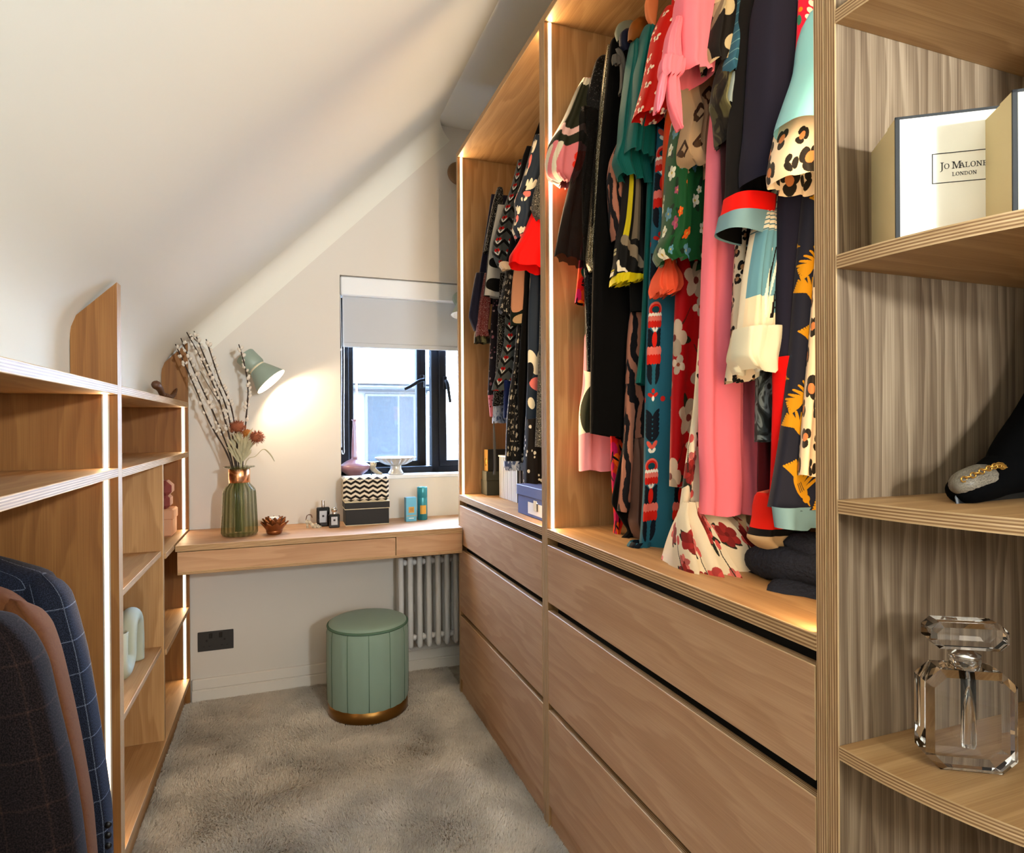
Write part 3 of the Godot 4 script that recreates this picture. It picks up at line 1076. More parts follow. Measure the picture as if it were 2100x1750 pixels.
	M.zebra = print_mat(tiger(Color(0.84, 0.80, 0.70), Color(0.07, 0.06, 0.06)), 0.05, 0.06, 0.5, 0)
	M.cow = print_mat(leopard(Color(0.82, 0.78, 0.68), Color(0.08, 0.06, 0.05), Color(0.36, 0.26, 0.15), 3, 26), 0.05, 0.05, 0.4, 0)
	M.snakeskin = print_mat(cloudy([Color(0.28, 0.25, 0.22), Color(0.62, 0.58, 0.50), Color(0.42, 0.38, 0.33), Color(0.10, 0.09, 0.08)], 0.03, 33, 60), 0.06, 0.05, 0.35, 0)


# ------------------------------------------------------------------ the room
func prism_z(st: SurfaceTool, outline: PackedVector2Array, z0: float, z1: float, edge: SurfaceTool = null, grain := 1) -> void:
	# an outline in x and y, between two depths
	st.set_smooth_group(-1)
	var tri := Geometry2D.triangulate_polygon(outline)
	for z in [z0, z1]:
		for k in range(0, tri.size(), 3):
			var p := []
			for q in 3:
				var v := outline[tri[k + q]]
				p.append(Vector3(v.x, v.y, z))
			face(st, p, p.map(func(v): return plane_uv(v, 2, grain, Vector2(0.1, 1.05))), Vector3(0, 0, -1 if z == z0 else 1))
	var tool := edge if edge else st
	tool.set_smooth_group(-1)
	var cw := Geometry2D.is_polygon_clockwise(outline)
	for k in outline.size():
		var a := outline[k]
		var b := outline[(k + 1) % outline.size()]
		var n := Vector2(b.y - a.y, a.x - b.x) * (-1.0 if cw else 1.0)
		var len := a.distance_to(b)
		face(tool, [Vector3(a.x, a.y, z0), Vector3(b.x, b.y, z0), Vector3(b.x, b.y, z1), Vector3(a.x, a.y, z1)], [Vector2(0, 0), Vector2(len, 0), Vector2(len, 1), Vector2(0, 1)], Vector3(n.x, n.y, 0))


func shaped_board(called: String, outline: PackedVector2Array, t0: float, t1: float, upright: bool, parent: Node, veneer: Material, grain: int) -> MeshInstance3D:
	var f := mb()
	var g := mb()
	if upright: prism_z(f, outline, t0, t1, g, grain)
	else: prism(f, outline, t0, t1, g, grain)
	f.generate_normals()
	g.generate_normals()
	var m := f.commit()
	g.commit(m)
	m.surface_set_material(0, veneer)
	m.surface_set_material(1, M.ply)
	return put(m, called, null, parent)


func room() -> void:
	var o: MeshInstance3D
	o = boxed("floor", Vector3(-1.1, -0.12, -0.3), Vector3(2.6, 0, 5.0), M.carpet, null, 0.0)
	structure(o, "taupe carpeted floor between the wardrobes and the open shelves", "floor")
	pile(o)
	var st := mb()
	cbox(st, Vector3(-1.1, 0, -0.3), Vector3(0.253, 2.95, 0), 0.0)
	cbox(st, Vector3(1.28, 0, -0.3), Vector3(1.5, 2.95, 0), 0.0)
	cbox(st, Vector3(0.253, 0, -0.3), Vector3(1.28, 0.97, 0), 0.0)
	cbox(st, Vector3(0.253, 1.968, -0.3), Vector3(1.28, 2.95, 0), 0.0)
	o = build(st, "wall_back", M.wall)
	structure(o, "off-white gable wall behind the dressing table, with the window", "wall")
	# sloping ceiling that rounds into the low wall
	var line := [Vector2(-0.51, 1.345), Vector2(-0.51, 1.455), Vector2(-0.506, 1.49), Vector2(-0.494, 1.522), Vector2(-0.472, 1.556), Vector2(-0.44, 1.592), Vector2(-0.39, 1.645), Vector2(0.735, 2.77)]
	st = mb()
	for k in line.size() - 1:
		var a: Vector2 = line[k]
		var b: Vector2 = line[k + 1]
		st.set_smooth_group(1)
		face(st, [Vector3(a.x, a.y, 0), Vector3(b.x, b.y, 0), Vector3(b.x, b.y, 4.95), Vector3(a.x, a.y, 4.95)], [a, b, b, a], Vector3(b.y - a.y, a.x - b.x, 0))
		st.set_smooth_group(-1)
		var c := a + Vector2(-0.12, 0.05)
		var d := b + Vector2(-0.12, 0.05)
		face(st, [Vector3(c.x, c.y, 0), Vector3(d.x, d.y, 0), Vector3(d.x, d.y, 4.95), Vector3(c.x, c.y, 4.95)], [a, b, b, a], Vector3(a.y - b.y, b.x - a.x, 0))
	o = build(st, "ceiling", M.ceiling)
	structure(o, "white sloping ceiling over the open shelves", "ceiling")
	o = boxed("ceiling_001", Vector3(0.70, 2.77, -0.3), Vector3(2.6, 2.88, 5.0), M.ceiling, null, 0.0)
	structure(o, "flat ceiling strip above the wardrobes", "ceiling")
	# soft plaster curve where the slope meets the gable
	st = mb()
	st.set_smooth_group(1)
	var n := Vector3(0.7071, -0.7071, 0)
	var r := 0.10
	var e0 := Vector3(-0.39, 1.645, 0)
	var e1 := Vector3(0.735, 2.77, 0)
	for k in 8:
		var q := []
		for j in [k, k + 1]:
			var t: float = PI / 2 * j / 8.0
			q.append(n * (r * (1.0 - cos(t))) + Vector3(0, 0, r * (1.0 - sin(t))))
		face(st, [e0 + q[0], e1 + q[0], e1 + q[1], e0 + q[1]], [Vector2(), Vector2(), Vector2(), Vector2()], n + Vector3(0, 0, 1))
	o = build(st, "trim_1", M.ceiling)
	structure(o, "rounded plaster corner where the slope meets the gable wall", "trim")
	o = boxed("wall_left", Vector3(-1.1, 0, -0.3), Vector3(-0.985, 1.5, 5.0), M.wall, null, 0.0)
	structure(o, "low eaves wall behind the open shelves", "wall")
	o = boxed("wall_left_001", Vector3(-0.62, 0, 2.64), Vector3(-0.51, 1.5, 5.0), M.wall, null, 0.0)
	structure(o, "low wall beyond the open shelves", "wall")
	o = boxed("wall_right", Vector3(1.38, 0, -0.3), Vector3(1.5, 2.95, 3.06), M.wall, null, 0.0)
	structure(o, "plain wall behind the wardrobes and curved shelves", "wall")
	o = boxed("wall_right_001", Vector3(1.0, 0, 3.06), Vector3(2.6, 2.95, 3.18), M.wall, null, 0.0)  # unseen, added to cut lamp light off the far part of the end panel
	structure(o, "unseen wall stub added to shade the nook of curved shelves", "wall")
	o = boxed("wall_right_002", Vector3(2.5, 0, 3.0), Vector3(2.62, 2.95, 5.0), M.wall, null, 0.0)
	structure(o, "far wall of the landing", "wall")
	o = boxed("wall_front", Vector3(-1.1, 0, 4.9), Vector3(2.6, 2.95, 5.02), M.wall, null, 0.0)
	structure(o, "wall at the camera end of the room", "wall")
	# skirting with a groove
	st = mb()
	cbox(st, Vector3(-0.40, 0, 0), Vector3(1.3, 0.052, 0.016), 0.002)
	cbox(st, Vector3(-0.40, 0.052, 0), Vector3(1.3, 0.055, 0.012), 0.0005)
	cbox(st, Vector3(-0.40, 0.055, 0), Vector3(1.3, 0.103, 0.014), 0.004)
	o = build(st, "baseboard_back", M.trim)
	structure(o, "white grooved skirting board under the dressing table", "baseboard")
	window_()


func pile(parent: Node) -> void:
	# short carpet tufts, leaning this way and that in soft patches
	var st := mb()
	for k in 3:
		var a := TAU * k / 3.0
		var d := Vector3(cos(a), 0, sin(a)) * 0.0034
		var w := Vector3(-sin(a), 0, cos(a)) * 0.0026
		for v in [d - w, d + w, d * 1.9 + Vector3(0, 0.011, 0)]: st.add_vertex(v)
	st.generate_normals()
	var mm := MultiMesh.new()
	mm.transform_format = MultiMesh.TRANSFORM_3D
	mm.use_colors = true
	mm.mesh = st.commit()
	var n := 120000
	mm.instance_count = n
	var lean := noise(2.2, 3, 40)
	var lean2 := noise(2.0, 3, 41)
	var pile_shade := noise(3.4, 4, 42)
	for k in n:
		var x := rng.randf_range(-0.425, 0.765)
		var z := rng.randf_range(0.015, 1.72)
		var tx := lean.get_noise_2d(x, z) * 1.6 + rng.randf_range(-0.3, 0.3)
		var tz := lean2.get_noise_2d(x, z) * 1.6 + rng.randf_range(-0.3, 0.3)
		var b := Basis(Vector3(tz, 0, -tx).normalized(), minf(Vector2(tx, tz).length(), 1.05)) * Basis(Vector3.UP, rng.randf() * TAU)
		mm.set_instance_transform(k, Transform3D(b, Vector3(x, -0.001, z)))
		var v := 1.0 + pile_shade.get_noise_2d(x, z) * 0.30 + rng.randf_range(-0.05, 0.05)  # tint imitates the shading of pile that lies different ways
		mm.set_instance_color(k, Color(0.67 * v, 0.605 * v, 0.51 * v))
	var o := MultiMeshInstance3D.new()
	o.name = "carpet_pile"
	o.multimesh = mm
	o.material_override = M.pile
	o.set_meta("kind", "stuff")
	parent.add_child(o, true)


func window_() -> void:
	var w := Node3D.new()
	w.name = numbered("window_1")
	add_child(w)
	structure(w, "dark framed casement window at the end of the room", "window")
	var z0 := -0.17
	var z1 := -0.11
	var f := mb()
	cbox(f, Vector3(0.253, 0.985, z0), Vector3(0.303, 1.968, z1), 0.003)
	cbox(f, Vector3(0.253, 0.985, z0), Vector3(1.28, 1.022, z1), 0.003)
	cbox(f, Vector3(0.253, 1.93, z0), Vector3(1.28, 1.968, z1), 0.003)
	cbox(f, Vector3(1.24, 0.985, z0), Vector3(1.28, 1.968, z1), 0.003)
	cbox(f, Vector3(0.725, 0.985, z0), Vector3(0.765, 1.968, z1), 0.003)
	build(f, "window_frame", M.frame, w)
	# casement next to the dressing table stands ajar, hinged on its far side
	var c := Node3D.new()
	c.name = "casement"
	w.add_child(c)
	c.position = Vector3(0.296, 0, -0.15)
	c.rotation.y = deg_to_rad(5.0)
	var s := mb()
	cbox(s, Vector3(0.0, 1.015, -0.02), Vector3(0.03, 1.94, 0.02), 0.003)
	cbox(s, Vector3(0.362, 1.015, -0.02), Vector3(0.412, 1.94, 0.02), 0.003)
	cbox(s, Vector3(0.0, 1.015, -0.02), Vector3(0.412, 1.05, 0.02), 0.003)
	cbox(s, Vector3(0.0, 1.90, -0.02), Vector3(0.412, 1.94, 0.02), 0.003)
	cbox(s, Vector3(0.374, 1.018, 0.019), Vector3(0.380, 1.93, 0.022), 0.001)
	build(s, "sash", M.frame, c)
	boxed("pane", Vector3(0.025, 1.045, -0.004), Vector3(0.367, 1.905, 0.002), M.pane, c, 0.0)
	handle(c, Vector3(0.389, 1.47, 0.02), Vector3(-0.105, -0.045, 0.03))
	var d := Node3D.new()
	d.name = "casement"
	w.add_child(d, true)
	s = mb()
	cbox(s, Vector3(0.763, 1.018, z0 + 0.015), Vector3(0.803, 1.935, z1 + 0.012), 0.003)
	cbox(s, Vector3(0.763, 1.018, z0 + 0.015), Vector3(1.24, 1.052, z1 + 0.012), 0.003)
	cbox(s, Vector3(0.763, 1.90, z0 + 0.015), Vector3(1.24, 1.935, z1 + 0.012), 0.003)
	cbox(s, Vector3(1.205, 1.018, z0 + 0.015), Vector3(1.242, 1.935, z1 + 0.012), 0.003)
	build(s, "sash", M.frame, d)
	boxed("pane", Vector3(0.80, 1.045, -0.142), Vector3(1.21, 1.905, -0.136), M.pane, d, 0.0)
	handle(d, Vector3(0.795, 1.46, z1 + 0.012), Vector3(0.018, -0.105, 0.03))
	# sill
	var o := boxed("window_sill", Vector3(0.253, 0.97, -0.125), Vector3(1.28, 0.990, 0.004), M.white_paint, w, 0.003)
	o.set_meta("label", "white window sill")
	# roller blind
	var b := thing("roller_blind", "pale grey roller blind pulled a third of the way down the window", "blind")
	boxed("fascia", Vector3(0.257, 1.872, -0.085), Vector3(1.277, 1.965, -0.008), M.white_paint, b, 0.006)
	var sl := mb()
	cbox(sl, Vector3(0.268, 1.645, -0.046), Vector3(1.27, 1.88, -0.0445), 0.0004)
	build(sl, "fabric", M.blind, b)
	boxed("bottom_bar", Vector3(0.268, 1.624, -0.050), Vector3(1.27, 1.648, -0.040), M.blind, b, 0.003)
	var ch := mb()
	for x in [0.2575, 0.2695]:
		var pts := []
		var rad := []
		var y := 1.87
		while y > (1.105 if x > 0.26 else 1.13):
			pts.append(Vector3(x + 0.0015 * sin(y * 9.0), y, -0.006))
			rad.append(0.0022 if pts.size() % 2 else 0.0009)
			y -= 0.0035
		sweep(ch, pts, rad, 6)
	var lo := []
	for k in 9:
		var a := PI + PI * k / 8.0
		lo.append(Vector3(0.2635 + cos(a) * 0.006, 1.118 + sin(a) * 0.02, -0.006))
	sweep(ch, lo, [0.0018], 6)
	build(ch, "bead_chain", M.chain, b)
	boxed("chain_joiner", Vector3(0.2535, 1.60, -0.010), Vector3(0.2615, 1.612, -0.002), M.white_paint, b, 0.002)


func handle(parent: Node, at: Vector3, reach: Vector3) -> void:
	var s := mb()
	cbox(s, at + Vector3(-0.011, -0.035, 0), at + Vector3(0.011, 0.035, 0.010), 0.004)
	sweep(s, [at + Vector3(0, 0.008, 0.005), at + Vector3(0, 0.008, 0.032), at + Vector3(reach.x * 0.25, reach.y * 0.15 + 0.006, 0.042), at + Vector3(reach.x * 0.7, reach.y * 0.65, 0.042), at + Vector3(reach.x, reach.y, 0.04)], [0.009, 0.010, 0.010, 0.0085, 0.008], 10)
	build(s, "handle", M.frame, parent)


# ------------------------------------------------------------------ what stands outside
func outside() -> void:
	var o := boxed("ground", Vector3(-30, -3.4, -60), Vector3(40, -3.2, -0.6), M.ground, null, 0.0)
	structure(o, "pale paved yard outside the window", "ground")
	var h := thing("neighbouring_house", "white rendered house with a shallow roof across the yard", "house", "", Vector3.ZERO)
	var st := mb()
	cbox(st, Vector3(-6, -3.2, -6.4), Vector3(1.78, 1.75, -5.0), 0.0)
	build(st, "wall", M.render_wall, h)
	boxed("gutter", Vector3(-6.2, 1.685, -5.02), Vector3(1.86, 1.765, -4.86), M.gutter, h, 0.02)
	var roof := mb()
	face(roof, [Vector3(-6.3, 1.77, -4.84), Vector3(1.9, 1.77, -4.84), Vector3(1.9, 3.9, -9.5), Vector3(-6.3, 3.9, -9.5)], [Vector2(0, 0), Vector2(9, 0), Vector2(9, 5), Vector2(0, 5)], Vector3(0, 1, 1))
	face(roof, [Vector3(-6.3, 1.72, -4.84), Vector3(1.9, 1.72, -4.84), Vector3(1.9, 3.85, -9.5), Vector3(-6.3, 3.85, -9.5)], [Vector2(0, 0), Vector2(9, 0), Vector2(9, 5), Vector2(0, 5)], Vector3(0, -1, -1))
	build(roof, "roof", M.slate, h)
	var win := boxed("window", Vector3(0.955, 0.2, -5.0), Vector3(1.62, 1.655, -4.96), M.gutter, h, 0.01)
	boxed("pane", Vector3(0.995, 0.25, -4.97), Vector3(1.37, 1.615, -4.945), M.far_glass, win, 0.0)
	boxed("pane", Vector3(1.40, 0.25, -4.97), Vector3(1.58, 1.615, -4.945), M.far_glass, win, 0.0)
	var g := thing("garden_fence", "pale slatted fence panel beyond the open casement", "fence")
	boxed("post", Vector3(1.98, -3.2, -4.6), Vector3(2.06, 1.2, -4.52), M.render_wall, g, 0.01)
	boxed("post", Vector3(3.4, -3.2, -4.6), Vector3(3.48, 1.2, -4.52), M.render_wall, g, 0.01)
	for k in 6: boxed("slat", Vector3(2.0, 0.0 + k * 0.2, -4.57), Vector3(3.46, 0.14 + k * 0.2, -4.55), M.render_wall, g, 0.004)


# ------------------------------------------------------------------ lamps behind the camera
func lamps_behind() -> void:
	globe_lamp(Vector3(0.80, 0, 4.30), 1.40, 0.13, M.globe, Color(0.94, 0.975, 1.0), 1.25, "globe floor lamp at the camera end of the room")
	uplight()


func uplight() -> void:
	# added lamp in place of a bounced flash, to brighten the ceiling
	var at := Vector3(0.87, 1.62, 4.35)
	var d := Vector3(-0.42, 0.48, -0.77).normalized()
	var t := thing("added_uplight", "added lamp turned up to the ceiling in place of a bounced flash", "lamp", "", at)
	var st := mb()
	sweep(st, [Vector3(0, -1.62, 0), Vector3(0, -0.06, 0)], [0.011], 12)
	sweep(st, [Vector3(0, -1.62, 0), Vector3(0, -1.605, 0)], [0.13], 24)
	build(st, "stand", M.black_metal, t)
	var b := Basis()
	b.y = d
	b.x = d.cross(Vector3(1, 0, 0)).normalized()
	b.z = b.x.cross(b.y).normalized()
	var o := build(lathe([Vector2(0.0, -0.08), Vector2(0.05, -0.07), Vector2(0.09, -0.02), Vector2(0.12, 0.06), Vector2(0.118, 0.06), Vector2(0.088, -0.018), Vector2(0.048, -0.066), Vector2(0.0, -0.075)], 32), "reflector", M.black_metal, t)
	o.basis = b
	o = build(lathe([Vector2(0.0, 0.01), Vector2(0.06, 0.012), Vector2(0.06, 0.016), Vector2(0, 0.016)], 24), "lamp_glass", M.globe, t)
	o.basis = b
	var l := SpotLight3D.new()
	l.name = "lamp_light"
	l.light_color = Color(0.94, 0.98, 1.0)
	l.light_energy = 7.6
	l.light_size = 0.06
	l.spot_angle = 62.0
	l.spot_angle_attenuation = 1.0
	l.spot_range = 12.0
	l.spot_attenuation = 2.0
	l.shadow_enabled = true
	t.add_child(l)
	l.basis = Basis.looking_at(d, Vector3.RIGHT)
	l.position = d * 0.065


func globe_lamp(at: Vector3, h: float, r: float, m: Material, c: Color, energy: float, label: String) -> void:
	var t := thing("floor_lamp", label, "lamp", "", at)
	var g := ball(r, r, 24)
	var o := build(g, "globe", m, t)
	o.position.y = h
	build(lathe([Vector2(0, 0), Vector2(0.14, 0), Vector2(0.14, 0.015), Vector2(0.02, 0.03), Vector2(0.011, 0.05), Vector2(0.011, h - r), Vector2(0.04, h - r), Vector2(0.04, h - r + 0.02), Vector2(0, h - r + 0.02)], 24), "stand", M.black_metal, t)
	var l := OmniLight3D.new()
	l.name = "lamp_light"
	l.light_color = c
	l.light_energy = energy
	l.light_size = r * 0.9
	l.omni_range = 12.0
	l.omni_attenuation = 2.0
	l.shadow_enabled = true
	l.position = Vector3(0, h, 0)
	t.add_child(l)


# ------------------------------------------------------------------ wardrobes and shelves
func strip(parent: Node, x: float, y0: float, y1: float, z: float, d: float, energy: float) -> void:
	# a lit LED channel let into a panel whose face looks along d (+1 or -1 in z)
	boxed("led_channel", Vector3(x - 0.0085, y0, minf(z, z + d * 0.0012)), Vector3(x + 0.0085, y1, maxf(z, z + d * 0.0012)), M.alu, parent, 0.0003)
	boxed("led_strip", Vector3(x - 0.0048, y0, minf(z + d * 0.001, z + d * 0.003)), Vector3(x + 0.0048, y1, maxf(z + d * 0.001, z + d * 0.003)), M.strip, parent, 0.0004)
	var l := AreaLight3D.new()
	l.name = "led_light"
	l.area_size = Vector2(0.012, y1 - y0)
	l.light_color = Color(1.0, 0.85, 0.66)
	l.light_energy = energy * (y1 - y0)
	l.area_range = 8.0
	l.shadow_enabled = true
	l.position = Vector3(x, (y0 + y1) * 0.5, z + d * 0.0045)
	if d > 0: l.rotation.y = PI
	parent.add_child(l, true)


func drawer(parent: Node, y0: float, y1: float, z0: float, z1: float, label: String) -> void:
	var o := board("drawer", Vector3(0.75, y0, z0), Vector3(0.769, y1, z1), 2, parent, M.oak_front)
	if label: o.set_meta("label", label)


func bay(parent: Node, z0: float, z1: float) -> void:
	board("base_shelf", Vector3(0.75, 0.890, z0), Vector3(1.345, 0.917, z1), 2, parent)
	board("top_panel", Vector3(0.75, 2.466, z0), Vector3(1.345, 2.490, z1), 2, parent)
	board("back_panel", Vector3(1.345, 0.02, z0), Vector3(1.36, 2.49, z1), 1, parent)
	board("plinth", Vector3(0.758, 0.0, z0), Vector3(0.776, 0.066, z1), 2, parent, M.oak_front)
	boxed("drawer_gap_shade", Vector3(0.785, 0.066, z0), Vector3(0.80, 0.890, z1), M.shadow, parent, 0.0)  # black board standing in for the shade behind the drawer gaps
	boxed("gap_shade_strip", Vector3(0.772, 0.069, z0), Vector3(0.785, 0.0715, z1), M.shadow, parent, 0.0)  # black strip for the shade in the gap over the plinth
	for r in [[0.693, 0.868], [0.384, 0.668], [0.0715, 0.364]]: drawer(parent, r[0], r[1], z0 + 0.002, z1 - 0.002, "")
	var st := mb()
	sweep(st, [Vector3(1.06, 2.325, z0), Vector3(1.06, 2.325, z1)], [0.0125], 16)
	build(st, "hanging_rail", M.silver, parent)


func wide_furniture() -> void:
	var n := thing("wardrobe", "narrow oak wardrobe bay with three drawers, next to the window", "wardrobe")
	board("side_panel", Vector3(0.75, 0.0, 0.325), Vector3(1.36, 2.49, 0.345), 1, n)
	board("side_panel", Vector3(0.75, 0.0, 1.318), Vector3(1.36, 2.49, 1.338), 1, n)
	bay(n, 0.345, 1.318)
	strip(n, 0.768, 0.918, 2.465, 0.345, 1.0, 0.26)
	strip(n, 0.768, 0.918, 2.465, 1.318, -1.0, 0.26)
	var w := thing("wardrobe", "wide oak wardrobe bay crammed with colourful dresses above three long drawers", "wardrobe")
	board("side_panel", Vector3(0.75, 0.0, 1.339), Vector3(1.36, 2.49, 1.359), 1, w)
	board("side_panel", Vector3(0.75, 0.0, 2.380), Vector3(1.36, 2.49, 2.3995), 1, w)
	bay(w, 1.359, 2.380)
	strip(w, 0.768, 0.918, 2.465, 1.359, 1.0, 0.27)
	strip(w, 0.768, 0.918, 2.465, 2.380, -1.0, 0.27)
	# quarter-round shelves on the end of the run
	var c := thing("corner_shelf_unit", "open oak shelves with quarter round fronts on the wardrobe end", "shelf unit")
	board("back_panel", Vector3(0.75, 0.0, 2.4005), Vector3(1.379, 2.49, 2.4205), 1, c, M.side_oak)
	for y in [0.412, 0.767, 1.124, 1.478, 1.832, 2.186]:
		var p := PackedVector2Array([Vector2(1.378, 2.421)])
		for k in 29:
			var a := PI / 2 * k / 28.0
			p.append(Vector2(1.378 - 0.628 * cos(a), 2.421 + 0.60 * sin(a)))
		shaped_board("shelf", p, y - 0.020, y, false, c, M.oak, 0)


func shelving() -> void:
	var f := -0.405
	var cut := func(back: float) -> PackedVector2Array:
		return PackedVector2Array([Vector2(back, 0), Vector2(f, 0), Vector2(f, 1.610), Vector2(-0.508, 1.507), Vector2(-0.508, 1.345), Vector2(back, 1.345)])
	var far := thing("shelving_unit", "low oak shelving unit with staggered open compartments beside the dressing table", "shelving unit")
	shaped_board("side_panel", cut.call(-0.82), 0.002, 0.022, true, far, M.oak_shaded, 1)
	shaped_board("side_panel", cut.call(-0.82), 1.210, 1.2295, true, far, M.oak_shaded, 1)
	board("top_panel", Vector3(-0.82, 1.322, 0.022), Vector3(f, 1.345, 1.210), 2, far)
	board("shelf", Vector3(-0.82, 1.103, 0.022), Vector3(f, 1.125, 1.210), 2, far)
	board("divider", Vector3(-0.82, 0.118, 0.580), Vector3(f - 0.006, 1.103, 0.602), 1, far)
	for y in [0.795, 0.455]: board("shelf", Vector3(-0.82, y - 0.019, 0.602), Vector3(f - 0.012, y, 1.210), 2, far)
	for y in [0.782, 0.436]: board("shelf", Vector3(-0.82, y - 0.020, 0.022), Vector3(f, y, 0.580), 2, far)
	board("base_shelf", Vector3(-0.82, 0.097, 0.022), Vector3(f, 0.118, 1.210), 2, far)
	board("back_panel", Vector3(-0.835, 0.0, 0.002), Vector3(-0.82, 1.345, 1.2295), 1, far)
	board("plinth", Vector3(-0.445, 0.0, 0.022), Vector3(-0.427, 0.097, 1.210), 2, far)
	for s in [[1.126, 1.321, 0.05], [0.783, 1.102, 0.05], [0.437, 0.675, 0.05], [0.119, 0.415, 0.05]]: strip(far, -0.424, s[0], s[1], 0.022, 1.0, s[2] * 2.2)
	strip(far, -0.424, 0.120, 0.775, 1.210, -1.0, 0.12)
	strip(far, -0.424, 0.797, 1.102, 1.210, -1.0, 0.12)
	strip(far, -0.424, 1.126, 1.321, 1.210, -1.0, 0.12)
	var near := thing("shelving_unit", "oak hanging bay with two open shelves above the jackets", "shelving unit")
	shaped_board("side_panel", cut.call(-0.98), 1.230, 1.250, true, near, M.oak_shaded, 1)
	shaped_board("side_panel", cut.call(-0.98), 2.600, 2.620, true, near, M.oak_shaded, 1)
	board("top_panel", Vector3(-0.98, 1.320, 1.250), Vector3(f, 1.345, 2.600), 2, near)
	board("shelf", Vector3(-0.98, 1.108, 1.250), Vector3(f, 1.131, 2.600), 2, near)
	board("base_shelf", Vector3(-0.98, 0.06, 1.250), Vector3(f, 0.082, 2.600), 2, near)
	board("plinth", Vector3(-0.445, 0.0, 1.250), Vector3(-0.427, 0.06, 2.600), 2, near)
	var st := mb()
	sweep(st, [Vector3(-0.70, 1.03, 1.250), Vector3(-0.70, 1.03, 2.600)], [0.0125], 16)
	build(st, "hanging_rail", M.silver, near)
	strip(near, -0.432, 1.132, 1.319, 1.250, 1.0, 0.16)
	strip(near, -0.432, 0.083, 1.107, 1.250, 1.0, 0.16)


